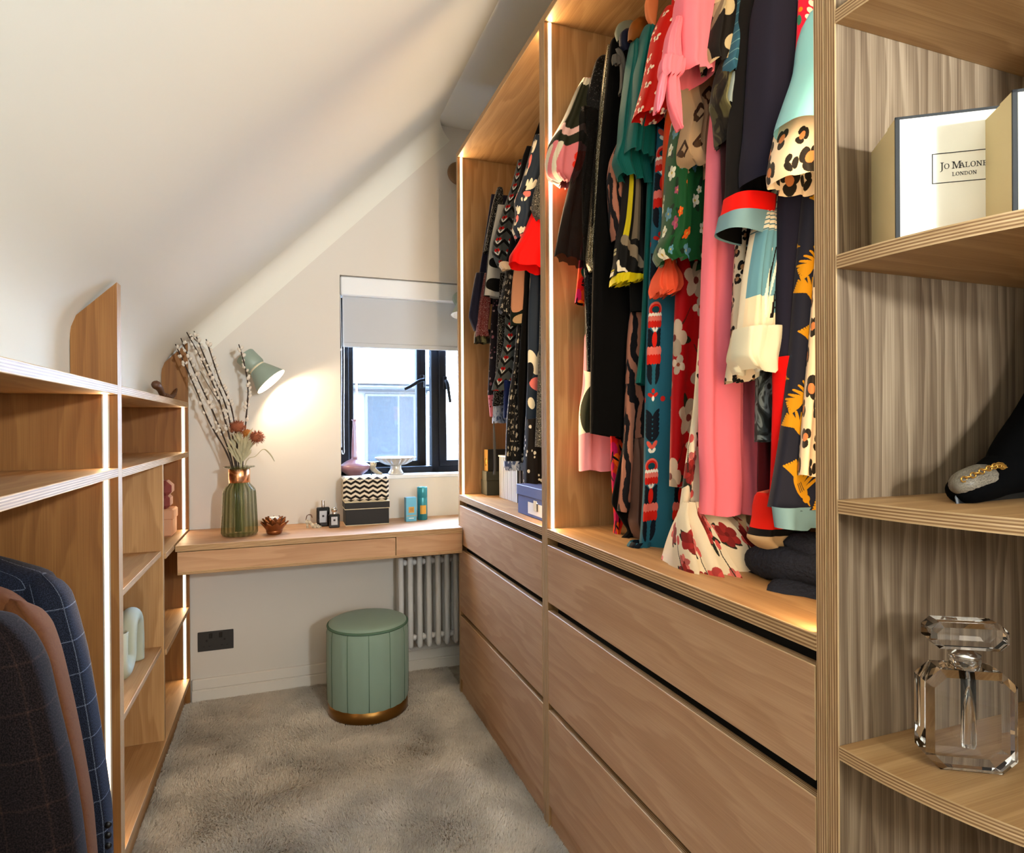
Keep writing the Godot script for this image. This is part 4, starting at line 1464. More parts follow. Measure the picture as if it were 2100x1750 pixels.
# ------------------------------------------------------------------ dressing table and stool
func desk_and_stool() -> void:
	var d := thing("dressing_table", "wall hung oak dressing table with one long flush drawer", "dressing table")
	var p := PackedVector2Array([Vector2(-0.402, 0.003), Vector2(1.30, 0.003), Vector2(1.30, 0.322), Vector2(0.747, 0.322), Vector2(0.747, 0.405), Vector2(-0.402, 0.405)])
	shaped_board("table_top", p, 0.753, 0.775, false, d, M.oak_front, 0)
	board("drawer", Vector3(-0.396, 0.672, 0.380), Vector3(0.447, 0.749, 0.401), 0, d, M.oak_front)
	board("front_panel", Vector3(0.450, 0.672, 0.380), Vector3(0.747, 0.752, 0.401), 0, d, M.oak_front)
	board("underside", Vector3(-0.396, 0.660, 0.003), Vector3(0.747, 0.672, 0.401), 0, d, M.oak_front)
	boxed("drawer_gap_shade", Vector3(-0.396, 0.672, 0.36), Vector3(0.747, 0.753, 0.37), M.shadow, d, 0.0)  # black board painted as the shade behind the table drawer
	# stool
	var s := thing("stool", "round green velvet drum stool with a brass plinth band", "stool", "", Vector3(0.333, 0.0, 0.348))
	var pr := [Vector2(0.168, 0.055), Vector2(0.171, 0.07), Vector2(0.173, 0.20), Vector2(0.172, 0.345), Vector2(0.169, 0.372), Vector2(0.166, 0.378)]
	build(lathe(pr, 96, 24, 0.0016), "body", M.velvet, s)
	build(lathe([Vector2(0.166, 0.378), Vector2(0.165, 0.388), Vector2(0.15, 0.396), Vector2(0.10, 0.402), Vector2(0.04, 0.404), Vector2(0, 0.404)], 64), "seat", M.velvet, s)
	var st := mb()
	var ring := []
	for k in 65: ring.append(Vector3(cos(TAU * k / 64.0) * 0.168, 0.380, sin(TAU * k / 64.0) * 0.168))
	sweep(st, ring, [0.0055], 10, 1.0, false)
	build(st, "piping", M.velvet_dark, s)
	build(lathe([Vector2(0.0, 0.008), Vector2(0.166, 0.008), Vector2(0.1695, 0.012), Vector2(0.1695, 0.056), Vector2(0.166, 0.058)], 72), "brass_band", M.brass, s)
	build(lathe([Vector2(0.0, 0.0), Vector2(0.160, 0.0), Vector2(0.163, 0.004), Vector2(0.163, 0.010), Vector2(0.0, 0.010)], 48), "base", M.black_metal, s)
	for k in 12:
		var a := TAU * k / 12.0 + 0.1
		st = mb()
		sweep(st, [Vector3(cos(a) * 0.1722, 0.06, sin(a) * 0.1722), Vector3(cos(a) * 0.1738, 0.2, sin(a) * 0.1738), Vector3(cos(a) * 0.1725, 0.35, sin(a) * 0.1725), Vector3(cos(a) * 0.168, 0.377, sin(a) * 0.168)], [0.0011], 6)
		build(st, "seam", M.velvet_dark, s)
	# column radiator
	var r := thing("radiator", "white column radiator on the wall under the dressing table", "radiator")
	for k in 10:
		var x := 0.521 + 0.0457 * k
		for zz in [0.100, 0.055]:
			st = mb()
			sweep(st, [Vector3(x, 0.148, zz), Vector3(x, 0.156, zz), Vector3(x, 0.17, zz), Vector3(x, 0.58, zz), Vector3(x, 0.595, zz)], [0.006, 0.0125, 0.0135, 0.0135, 0.0125], 16)
			build(st, "column", M.radiator, r)
		if k < 9:
			for y in [0.195, 0.565]:
				st = mb()
				sweep(st, [Vector3(x, y, 0.078), Vector3(x + 0.018, y, 0.078), Vector3(x + 0.0229, y, 0.078), Vector3(x + 0.028, y, 0.078), Vector3(x + 0.0457, y, 0.078)], [0.013, 0.013, 0.017, 0.013, 0.013], 14)
				build(st, "connector", M.radiator, r)
	for x in [0.61, 0.79]: boxed("bracket", Vector3(x - 0.008, 0.30, 0.0), Vector3(x + 0.008, 0.34, 0.05), M.radiator, r)
	# double socket
	var k2 := thing("wall_socket", "black double power socket low on the wall", "socket")
	boxed("plate", Vector3(-0.375, 0.224, 0.0005), Vector3(-0.228, 0.311, 0.0065), M.charcoal, k2, 0.002)
	for x in [-0.338, -0.265]:
		boxed("switch", Vector3(x - 0.007 + (0.016 if x < -0.3 else -0.016), 0.281, 0.006), Vector3(x + 0.007 + (0.016 if x < -0.3 else -0.016), 0.303, 0.010), M.black_plastic, k2, 0.001)
		st = mb()
		cbox(st, Vector3(x - 0.004, 0.266, 0.0062), Vector3(x + 0.004, 0.276, 0.0072), 0.0002)
		for s2 in [-1, 1]: cbox(st, Vector3(x + s2 * 0.011 - 0.004, 0.243, 0.0062), Vector3(x + s2 * 0.011 + 0.004, 0.248, 0.0072), 0.0002)
		build(st, "pin_holes", M.black_plastic, k2)


# ------------------------------------------------------------------ wall lamps
func wall_lamp(label: String, mouth: Vector3, axis: Vector3, lit: bool) -> void:
	axis = axis.normalized()
	var t := thing("wall_lamp", label, "lamp", "", mouth)
	var up := -axis
	var b := Basis()
	b.y = up
	b.x = up.cross(Vector3(0, 0, 1)).normalized()
	b.z = b.x.cross(b.y).normalized()
	var outer := [Vector2(0.0765, 0.0), Vector2(0.0745, 0.006), Vector2(0.062, 0.033), Vector2(0.052, 0.056), Vector2(0.041, 0.078), Vector2(0.0395, 0.080)]
	var o := build(lathe(outer, 48), "lamp_shade", M.sage, t)
	o.basis = b
	o = build(lathe([Vector2(0.0755, 0.0), Vector2(0.0735, 0.006), Vector2(0.061, 0.033), Vector2(0.051, 0.056), Vector2(0.040, 0.078), Vector2(0.0, 0.079)], 48), "shade_lining", M.lamp_inner, t)
	o.basis = b
	o = build(lathe([Vector2(0.0775, -0.001), Vector2(0.0775, 0.0015), Vector2(0.0755, 0.0015), Vector2(0.0755, -0.001), Vector2(0.0775, -0.001)], 48), "shade_rim", M.lamp_inner, t)
	o.basis = b
	o = build(lathe([Vector2(0.036, 0.079), Vector2(0.0385, 0.081), Vector2(0.0385, 0.087), Vector2(0.036, 0.089)], 32), "waist_ring", M.cream_trim, t)
	o.basis = b
	o = build(lathe([Vector2(0.034, 0.086), Vector2(0.0415, 0.092), Vector2(0.0445, 0.098), Vector2(0.0445, 0.158), Vector2(0.041, 0.163), Vector2(0.0, 0.164)], 40), "lamp_cap", M.sage, t)
	o.basis = b
	var j := up * 0.105
	var st := mb()
	sweep(st, [j, Vector3(j.x - 0.004, j.y, -mouth.z + 0.02)], [0.009], 12)
	build(st, "arm", M.sage, t)
	var pl := build(lathe([Vector2(0, 0), Vector2(0.040, 0), Vector2(0.040, 0.014), Vector2(0.036, 0.018), Vector2(0, 0.018)], 32), "wall_plate", M.sage, t)
	pl.rotation.x = PI / 2
	pl.position = Vector3(j.x - 0.004, j.y, -mouth.z + 0.001)
	var bulb := mb()
	blob(bulb, up * 0.042, Vector3(0.022, 0.022, 0.022), 16)
	build(bulb, "bulb", M.bulb if lit else M.lamp_inner, t)
	if lit:
		var l := OmniLight3D.new()
		l.name = "bulb_light"
		l.position = up * 0.042
		l.light_color = Color(1.0, 0.89, 0.75)
		l.light_energy = 0.22
		l.light_size = 0.02
		l.omni_range = 8.0
		l.omni_attenuation = 2.0
		l.shadow_enabled = true
		t.add_child(l)


# ------------------------------------------------------------------ things on the dressing table and sill
func desk_things() -> void:
	wall_lamp("sage green adjustable wall lamp, lit, over the dressing table", Vector3(-0.058, 1.437, 0.115), Vector3(0.112, -0.119, 0.022), true)
	wall_lamp("sage green wall lamp in front of the blind, unlit", Vector3(0.852, 1.782, 0.125), Vector3(-0.05, -1.0, 0.10), false)
	var hat := thing("wall_hook", "round brown wooden hook on the wall above the window", "hook", "", Vector3(0.838, 2.515, 0.0))
	var o := build(lathe([Vector2(0, 0.001), Vector2(0.022, 0.001), Vector2(0.022, 0.02), Vector2(0.045, 0.035), Vector2(0.06, 0.05), Vector2(0.052, 0.066), Vector2(0, 0.072)], 32), "knob", M.rattan, hat)
	o.rotation.x = PI / 2
	var T := 0.775
	# ribbed glass vase with a copper collar
	var v := thing("vase", "ribbed olive green glass vase with a copper collar", "vase", "", Vector3(-0.184, T, 0.235))
	var outer := [Vector2(0.0, 0.0), Vector2(0.058, 0.0), Vector2(0.068, 0.004), Vector2(0.0715, 0.014), Vector2(0.0705, 0.05), Vector2(0.067, 0.12), Vector2(0.064, 0.185), Vector2(0.061, 0.198), Vector2(0.044, 0.218), Vector2(0.0415, 0.226), Vector2(0.0415, 0.282), Vector2(0.044, 0.286), Vector2(0.061, 0.289), Vector2(0.0625, 0.291), Vector2(0.061, 0.293), Vector2(0.040, 0.292)]
	build(lathe(outer, 168, 42, 0.0024, false, 0.01, 0.19), "glass_body", M.green_glass, v)
	build(lathe([Vector2(0.0420, 0.224), Vector2(0.0428, 0.2245), Vector2(0.0428, 0.281), Vector2(0.0420, 0.2815)], 48), "copper_collar", M.copper, v)
	var mouth := Vector3(-0.184, T + 0.29, 0.235)
	var foot := Vector3(-0.184, T + 0.016, 0.235)
	# six willow branches
	var tips := [
		[Vector3(-0.028, 0, 0.006), [Vector3(-0.305, 1.262, 0.19), Vector3(-0.36, 1.41, 0.175), Vector3(-0.432, 1.585, 0.16)], "pussy willow branch leaning farthest towards the shelves"],
		[Vector3(-0.024, 0, -0.004), [Vector3(-0.283, 1.285, 0.185), Vector3(-0.36, 1.47, 0.17), Vector3(-0.412, 1.612, 0.155)], "pussy willow branch crossing the end of the shelving panel"],
		[Vector3(-0.014, 0, 0.010), [Vector3(-0.262, 1.345, 0.20), Vector3(-0.325, 1.51, 0.20), Vector3(-0.384, 1.632, 0.20)], "pussy willow branch with a side twig, third from the shelves"],
		[Vector3(-0.010, 0, -0.006), [Vector3(-0.235, 1.31, 0.18), Vector3(-0.30, 1.48, 0.175), Vector3(-0.360, 1.642, 0.17)], "straight tall pussy willow branch reaching highest"],
		[Vector3(-0.002, 0, 0.004), [Vector3(-0.212, 1.30, 0.20), Vector3(-0.262, 1.44, 0.20), Vector3(-0.311, 1.606, 0.20)], "pussy willow branch leaning only a little, before the bare wall"],
		[Vector3(0.012, 0, 0.0), [Vector3(-0.158, 1.27, 0.19), Vector3(-0.150, 1.40, 0.18), Vector3(-0.163, 1.50, 0.178), Vector3(-0.186, 1.592, 0.176)], "single upright pussy willow branch standing behind the lamp shade"]]
	for e in tips:
		var t := thing("willow_branch", e[2], "branch")
		var pts := [foot + e[0] * 0.5, mouth + e[0]]
		pts.append_array(e[1])
		pts = curve(pts, 30)
		var st := mb()
		sweep(st, pts, range(pts.size()).map(func(k): return lerpf(0.0036, 0.0021, float(k) / pts.size()) * (1.0 if k % 3 else 1.3)), 7)
		if "side twig" in e[2]:
			sweep(st, [pts[14], pts[14] + Vector3(-0.028, 0.05, 0.01), pts[14] + Vector3(-0.075, 0.14, 0.02)], [0.002, 0.0012], 6)
		build(st, "stem", M.twig, t)
		var c := mb()
		for k in range(11, pts.size() - 2):
			for q in (1 if rng.randf() < 0.5 else 2):
				var a := rng.randf() * TAU
				var off := Vector3(cos(a) * 0.008, 0.004, sin(a) * 0.008)
				var p: Vector3 = pts[k].lerp(pts[k + 1], rng.randf())
				var s := rng.randf_range(0.6, 1.05)
				blob(c, p + off, Vector3(0.0078, 0.0112, 0.0078) * s, 8, Basis(Vector3(off.z, 0, -off.x).normalized(), 0.6))
		var cm := build(c, "catkins", M.catkin, t)
		cm.set_meta("kind", "stuff")
	# dried flowers
	for e in [[Vector3(-0.188, 1.235, 0.25), 0.031, M.thistle, "dried russet thistle head standing highest in the vase"], [Vector3(-0.113, 1.190, 0.255), 0.030, M.thistle, "dried russet thistle head leaning outward over the vase rim"], [Vector3(-0.152, 1.206, 0.225), 0.021, M.thistle_gold, "dried golden thistle head between the two russet ones"]]:
		var t := thing("dried_flower", e[3], "flower")
		var st := mb()
		var c: Vector3 = e[0]
		sweep(st, curve([foot + Vector3(0.01, 0, 0.01), mouth + Vector3(0.008, 0, 0.006), c.lerp(mouth, 0.4) + Vector3(0, 0.0, 0.005), c - Vector3(0, 0.018, 0)], 14), [0.0022], 7)
		build(st, "stem", M.dry_leaf, t)
		st = mb()
		blob(st, c, Vector3(e[1] * 0.86, e[1] * 0.70, e[1] * 0.86), 14)
		for k in 170:
			var d := Vector3(rng.randfn(), rng.randfn() * 0.75 + 0.35, rng.randfn()).normalized()
			var p: Vector3 = c + d * e[1] * 0.7
			var q: Vector3 = c + d * e[1] * rng.randf_range(1.0, 1.22) + Vector3(0, -0.003, 0)
			sweep(st, [p, q], [0.0016, 0.0004], 4)
		build(st, "flower_head", e[2], t)
		for k in 15:
			st = mb()
			var a := TAU * k / 15.0 + rng.randf()
			var base := mouth.lerp(c, rng.randf_range(0.05, 0.45))
			var h := rng.randf_range(0.05, 0.11)
			blade(st, [base, base + Vector3(cos(a) * 0.022, h * 0.55, sin(a) * 0.022), base + Vector3(cos(a) * 0.048, h, sin(a) * 0.048)], 0.011)
			build(st, "leaf", M.dry_leaf, t)
	var gr := thing("dried_grass", "single dry grass blade drooping over the vase towards the wall", "grass")
	var gs := mb()
	sweep(gs, curve([foot + Vector3(0.015, 0, 0), mouth + Vector3(0.022, 0, 0.004), Vector3(-0.118, 1.11, 0.24), Vector3(-0.088, 1.138, 0.24), Vector3(-0.062, 1.118, 0.24), Vector3(-0.044, 1.085, 0.24)], 22), [0.0022, 0.002, 0.002, 0.002, 0.002, 0.0018, 0.0018, 0.0015, 0.0015, 0.0014, 0.0014, 0.0014, 0.0016, 0.002, 0.0028, 0.003, 0.003, 0.003, 0.0028, 0.0024, 0.0018, 0.001], 7)
	build(gs, "blade", M.dry_leaf, gr)
	# copper lotus with a tealight
	var lo := thing("candle_holder", "copper lotus shaped candle holder beside the vase", "candle holder", "", Vector3(-0.046, T, 0.262))
	build(lathe([Vector2(0, 0), Vector2(0.026, 0), Vector2(0.03, 0.004), Vector2(0.034, 0.016), Vector2(0.03, 0.02), Vector2(0, 0.018)], 32), "bowl", M.copper_leaf, lo)
	for ring in [[9, 0.026, 0.060, 0.050, 0.0], [9, 0.024, 0.050, 0.066, 0.35], [8, 0.022, 0.036, 0.072, 0.1]]:
		for k in ring[0]:
			var st := mb()
			petal(st, ring[1], ring[2], ring[3], 0.019)
			var pm := build(st, "petal", M.copper_leaf, lo)
			pm.rotation.y = TAU * k / ring[0] + ring[4]
	var tl := thing("tealight", "white tealight glass set inside the copper lotus", "candle", "", Vector3(-0.046, T + 0.022, 0.262))
	build(lathe([Vector2(0, 0), Vector2(0.018, 0), Vector2(0.0215, 0.05), Vector2(0.0205, 0.051), Vector2(0.019, 0.04), Vector2(0, 0.038)], 28), "cup", M.white_china, tl)
	var wk := mb()
	sweep(wk, [Vector3(0, 0.038, 0), Vector3(0.001, 0.047, 0)], [0.0012], 6)
	build(wk, "wick", M.ink, tl)
	# miniature strappy sandal
	var sh := thing("shoe_ornament", "miniature cow print strappy sandal ornament on the dressing table", "ornament", "", Vector3(0.118, T, 0.165), -0.25)
	var ss := mb()
	sweep(ss, curve([Vector3(-0.034, 0.032, 0), Vector3(-0.022, 0.030, 0), Vector3(-0.004, 0.012, 0), Vector3(0.012, 0.005, 0), Vector3(0.034, 0.005, 0)], 14), [0.006, 0.007, 0.007, 0.006, 0.006, 0.007, 0.008, 0.009, 0.010, 0.0105, 0.010, 0.009, 0.007, 0.004], 12, 0.42)
	build(ss, "sole", M.cow, sh)
	ss = mb()
	sweep(ss, [Vector3(-0.030, 0.031, 0), Vector3(-0.028, 0.015, 0), Vector3(-0.027, 0.0, 0)], [0.007, 0.0045, 0.005], 10)
	build(ss, "heel", M.cow, sh)
	ss = mb()
	sweep(ss, curve([Vector3(0.002, 0.010, 0.011), Vector3(0.008, 0.017, 0.006), Vector3(0.014, 0.019, 0), Vector3(0.010, 0.016, -0.006), Vector3(0.004, 0.010, -0.011)], 12), [0.004], 8, 0.4)
	sweep(ss, curve([Vector3(0.016, 0.007, 0.011), Vector3(0.020, 0.013, 0.005), Vector3(0.022, 0.014, 0), Vector3(0.020, 0.013, -0.005), Vector3(0.016, 0.007, -0.011)], 12), [0.004], 8, 0.4)
	build(ss, "toe_strap", M.cow, sh)
	ss = mb()
	sweep(ss, curve([Vector3(-0.034, 0.036, 0.0), Vector3(-0.028, 0.058, 0.006), Vector3(-0.012, 0.060, 0.007), Vector3(-0.006, 0.046, 0.0), Vector3(-0.012, 0.060, -0.007), Vector3(-0.028, 0.058, -0.006), Vector3(-0.034, 0.036, -0.001)], 24), [0.0012], 6)
	build(ss, "ankle_strap", M.walnut_solid, sh)
	# two dark scent bottles
	scent(Vector3(0.161, T, 0.125), 0.058, 0.088, 0.028, true, "taller black scent bottle with a silver tube cap")
	scent(Vector3(0.206, T, 0.185), 0.048, 0.062, 0.028, false, "shorter black scent bottle with a round silver stopper")
	# stacked boxes
	var bb := thing("gift_box", "black lidded box with cream edging under the zigzag box", "box")
	boxed("box_base", Vector3(0.258, T, 0.035), Vector3(0.456, T + 0.078, 0.167), M.box_black, bb)
	boxed("lid", Vector3(0.255, T + 0.076, 0.032), Vector3(0.459, T + 0.108, 0.170), M.box_black, bb, 0.002)
	for y in [T + 0.0745, T + 0.1065]: boxed("edging", Vector3(0.2542, y, 0.0312), Vector3(0.4598, y + 0.003, 0.1708), M.cream_trim, bb, 0.0005)
	boxed("edging", Vector3(0.2572, T, 0.0342), Vector3(0.4568, T + 0.003, 0.1678), M.cream_trim, bb, 0.0005)
	var zb := thing("zigzag_box", "black and cream zigzag patterned soft box on the black lidded box", "box")
	boxed("fabric_body", Vector3(0.249, T + 0.110, 0.032), Vector3(0.457, T + 0.222, 0.165), M.zigzag, zb, 0.010)
	# blue carton and can
	var bc := thing("perfume_carton", "small sky blue carton with a gold label beside the can", "carton", "", Vector3(0.565, T, 0.125), 0.06)
	boxed("carton", Vector3(-0.026, 0, -0.018), Vector3(0.026, 0.115, 0.018), M.sky_blue, bc, 0.001)
	boxed("gold_label", Vector3(-0.013, 0.042, 0.0175), Vector3(0.014, 0.070, 0.0188), M.gold_foil, bc, 0.0003)
	boxed("gold_line", Vector3(-0.024, 0.026, 0.0175), Vector3(0.024, 0.029, 0.0186), M.gold_foil, bc, 0.0002)
	for k in 3: boxed("label_line", Vector3(-0.009, 0.048 + k * 0.006, 0.0186), Vector3(0.010, 0.050 + k * 0.006, 0.0191), M.walnut_solid, bc, 0.0001)
	boxed("label_line", Vector3(-0.012, 0.014, 0.0175), Vector3(0.012, 0.017, 0.0184), M.paper, bc, 0.0001)
	var can := thing("spray_can", "tall teal blue metal can with a gold label", "can", "", Vector3(0.628, T, 0.10))
	build(lathe([Vector2(0, 0), Vector2(0.0235, 0), Vector2(0.025, 0.002), Vector2(0.025, 0.108), Vector2(0.0246, 0.109), Vector2(0.0246, 0.1095), Vector2(0.025, 0.1105), Vector2(0.025, 0.158), Vector2(0.0235, 0.1605), Vector2(0, 0.1605)], 48), "can_body", M.teal_can, can)
	var gl := mb()
	gl.set_smooth_group(0)
	for k in 10:
		var q := []
		for e in [[k, 0.030], [k + 1, 0.030], [k + 1, 0.072], [k, 0.072]]:
			var a: float = PI / 2 + 0.62 - 1.24 * e[0] / 10.0
			q.append(Vector3(cos(a) * 0.0254, e[1], sin(a) * 0.0254))
		face(gl, q, [Vector2(), Vector2(), Vector2(), Vector2()], q[0] * Vector3(1, 0, 1))
	build(gl, "gold_label", M.gold, can)
	# on the sill
	var mv := thing("vase", "mauve glass vase with a wide flat body and tall thin neck on the sill", "vase", "", Vector3(0.322, 0.9905, -0.045))
	build(lathe([Vector2(0, 0), Vector2(0.034, 0), Vector2(0.037, 0.003), Vector2(0.062, 0.022), Vector2(0.0725, 0.036), Vector2(0.0735, 0.045), Vector2(0.070, 0.052), Vector2(0.040, 0.072), Vector2(0.018, 0.082), Vector2(0.0165, 0.09)], 56), "vase_body", M.mauve, mv)
	build(lathe([Vector2(0.0168, 0.088), Vector2(0.0145, 0.14), Vector2(0.011, 0.21), Vector2(0.0085, 0.262), Vector2(0.009, 0.27), Vector2(0.0145, 0.275), Vector2(0.0145, 0.277), Vector2(0.008, 0.2765), Vector2(0.006, 0.265)], 40), "vase_neck", M.mauve_neck, mv)
	var bt := thing("boot_ornament", "miniature zebra print high heeled boot on the sill", "ornament", "", Vector3(0.418, 0.9905, -0.022), -0.2)
	var bs := mb()
	sweep(bs, curve([Vector3(-0.008, 0.064, 0), Vector3(-0.010, 0.050, 0), Vector3(-0.012, 0.036, 0), Vector3(-0.002, 0.024, 0), Vector3(0.012, 0.012, 0), Vector3(0.036, 0.005, 0)], 18), [0.0165, 0.0165, 0.016, 0.016, 0.0155, 0.015, 0.015, 0.0145, 0.014, 0.0135, 0.0125, 0.012, 0.0115, 0.011, 0.010, 0.009, 0.007, 0.003], 14, 0.8)
	build(bs, "boot", M.zebra, bt)
	bs = mb()
	sweep(bs, [Vector3(-0.022, 0.032, 0), Vector3(-0.019, 0.015, 0), Vector3(-0.018, 0.0, 0)], [0.0065, 0.003, 0.0032], 10)
	build(bs, "heel", M.black_plastic, bt)
	bs = mb()
	for k in 7: blob(bs, Vector3(-0.016 + 0.004 * (k % 4), 0.052 + 0.007 * (k / 3), 0.013), Vector3(0.0035, 0.0035, 0.003), 8)
	build(bs, "bow", M.cream_trim, bt)
	var di := thing("pedestal_dish", "white scalloped pedestal dish on the window sill", "dish", "", Vector3(0.524, 0.9905, -0.045))
	build(lathe([Vector2(0, 0), Vector2(0.040, 0), Vector2(0.042, 0.003), Vector2(0.038, 0.008), Vector2(0.029, 0.022), Vector2(0.026, 0.036), Vector2(0.027, 0.044), Vector2(0.02, 0.046), Vector2(0, 0.046)], 40), "pedestal", M.pearl, di)
	build(lathe([Vector2(0.0, 0.043), Vector2(0.026, 0.044), Vector2(0.05, 0.050), Vector2(0.078, 0.064), Vector2(0.098, 0.082), Vector2(0.100, 0.086), Vector2(0.096, 0.085), Vector2(0.074, 0.069), Vector2(0.046, 0.055), Vector2(0.0, 0.049)], 160, 20, 0.007, false, 0.046, 0.2), "dish", M.pearl, di)


func curve(p: Array, n: int) -> Array:
	# a smooth run through the points
	var out := []
	var m := p.size() - 1
	for k in n:
		var f := float(k) / (n - 1) * m
		var i := mini(int(f), m - 1)
		out.append(p[i].cubic_interpolate(p[i + 1], p[maxi(i - 1, 0)], p[mini(i + 2, m)], f - i))
	return out


func blade(st: SurfaceTool, p: Array, w: float) -> void:
	# a thin leaf along three points
	st.set_smooth_group(0)
	var q := curve(p, 7)
	var side: Vector3 = (q[6] - q[0]).cross(Vector3(0.3, 0.2, 1)).normalized()
	for k in 6:
		var a := w * 0.5 * sin(PI * (k + 0.3) / 6.6)
		var b := w * 0.5 * sin(PI * (k + 1.3) / 6.6) if k < 5 else 0.0003
		face(st, [q[k] - side * a, q[k] + side * a, q[k + 1] + side * b, q[k + 1] - side * b], [Vector2(), Vector2(), Vector2(), Vector2()], Vector3(0, 0.2, 1))


func petal(st: SurfaceTool, r0: float, r1: float, h: float, w: float) -> void:
	# a cupped, pointed petal with some thickness, leaning outward along x
	st.set_smooth_group(0)
	for layer in [0.0, 0.0014]:
		var g := []
		for i in 9:
			var t := i / 8.0
			var row := []
			for j in 7:
				var s := j / 3.0 - 1.0
				var half := w * (0.45 + 0.62 * sin(PI * pow(t, 0.8) * 0.62)) * (1.0 - pow(t, 4.0)) + 0.0006
				row.append(Vector3(lerpf(r0, r1, pow(t, 1.15)) - layer + absf(s) * absf(s) * -0.006, 0.006 + h * 0.96 * t, s * half))
			g.append(row)
		for i in 8:
			for j in 6:
				face(st, [g[i][j], g[i][j + 1], g[i + 1][j + 1], g[i + 1][j]], [Vector2(), Vector2(), Vector2(), Vector2()], Vector3(1 if layer == 0.0 else -1, 0, 0))


func scent(at: Vector3, w: float, h: float, d: float, tall: bool, label: String) -> void:
	var t := thing("perfume_bottle", label, "perfume bottle", "", at)
	boxed("bottle", Vector3(-w / 2, 0, -d / 2), Vector3(w / 2, h, d / 2), M.black_glass, t, 0.004)
	boxed("label", Vector3(-w * 0.28, h * 0.22, d / 2 - 0.0004), Vector3(w * 0.28, h * 0.82, d / 2 + 0.0006), M.silver_label, t, 0.0003)
	boxed("emblem", Vector3(-0.0045, h * 0.5, d / 2 + 0.0005), Vector3(0.0045, h * 0.5 + 0.009, d / 2 + 0.0009), M.ink, t, 0.0001)
	if tall: build(lathe([Vector2(0.0075, h - 0.001), Vector2(0.0075, h + 0.03), Vector2(0.007, h + 0.031), Vector2(0, h + 0.031)], 28), "cap", M.silver, t)
	else: build(lathe([Vector2(0.009, h - 0.001), Vector2(0.009, h + 0.007), Vector2(0.008, h + 0.008), Vector2(0.0125, h + 0.013), Vector2(0.014, h + 0.019), Vector2(0.011, h + 0.026), Vector2(0.006, h + 0.029), Vector2(0, h + 0.0295)], 28), "stopper", M.silver, t)


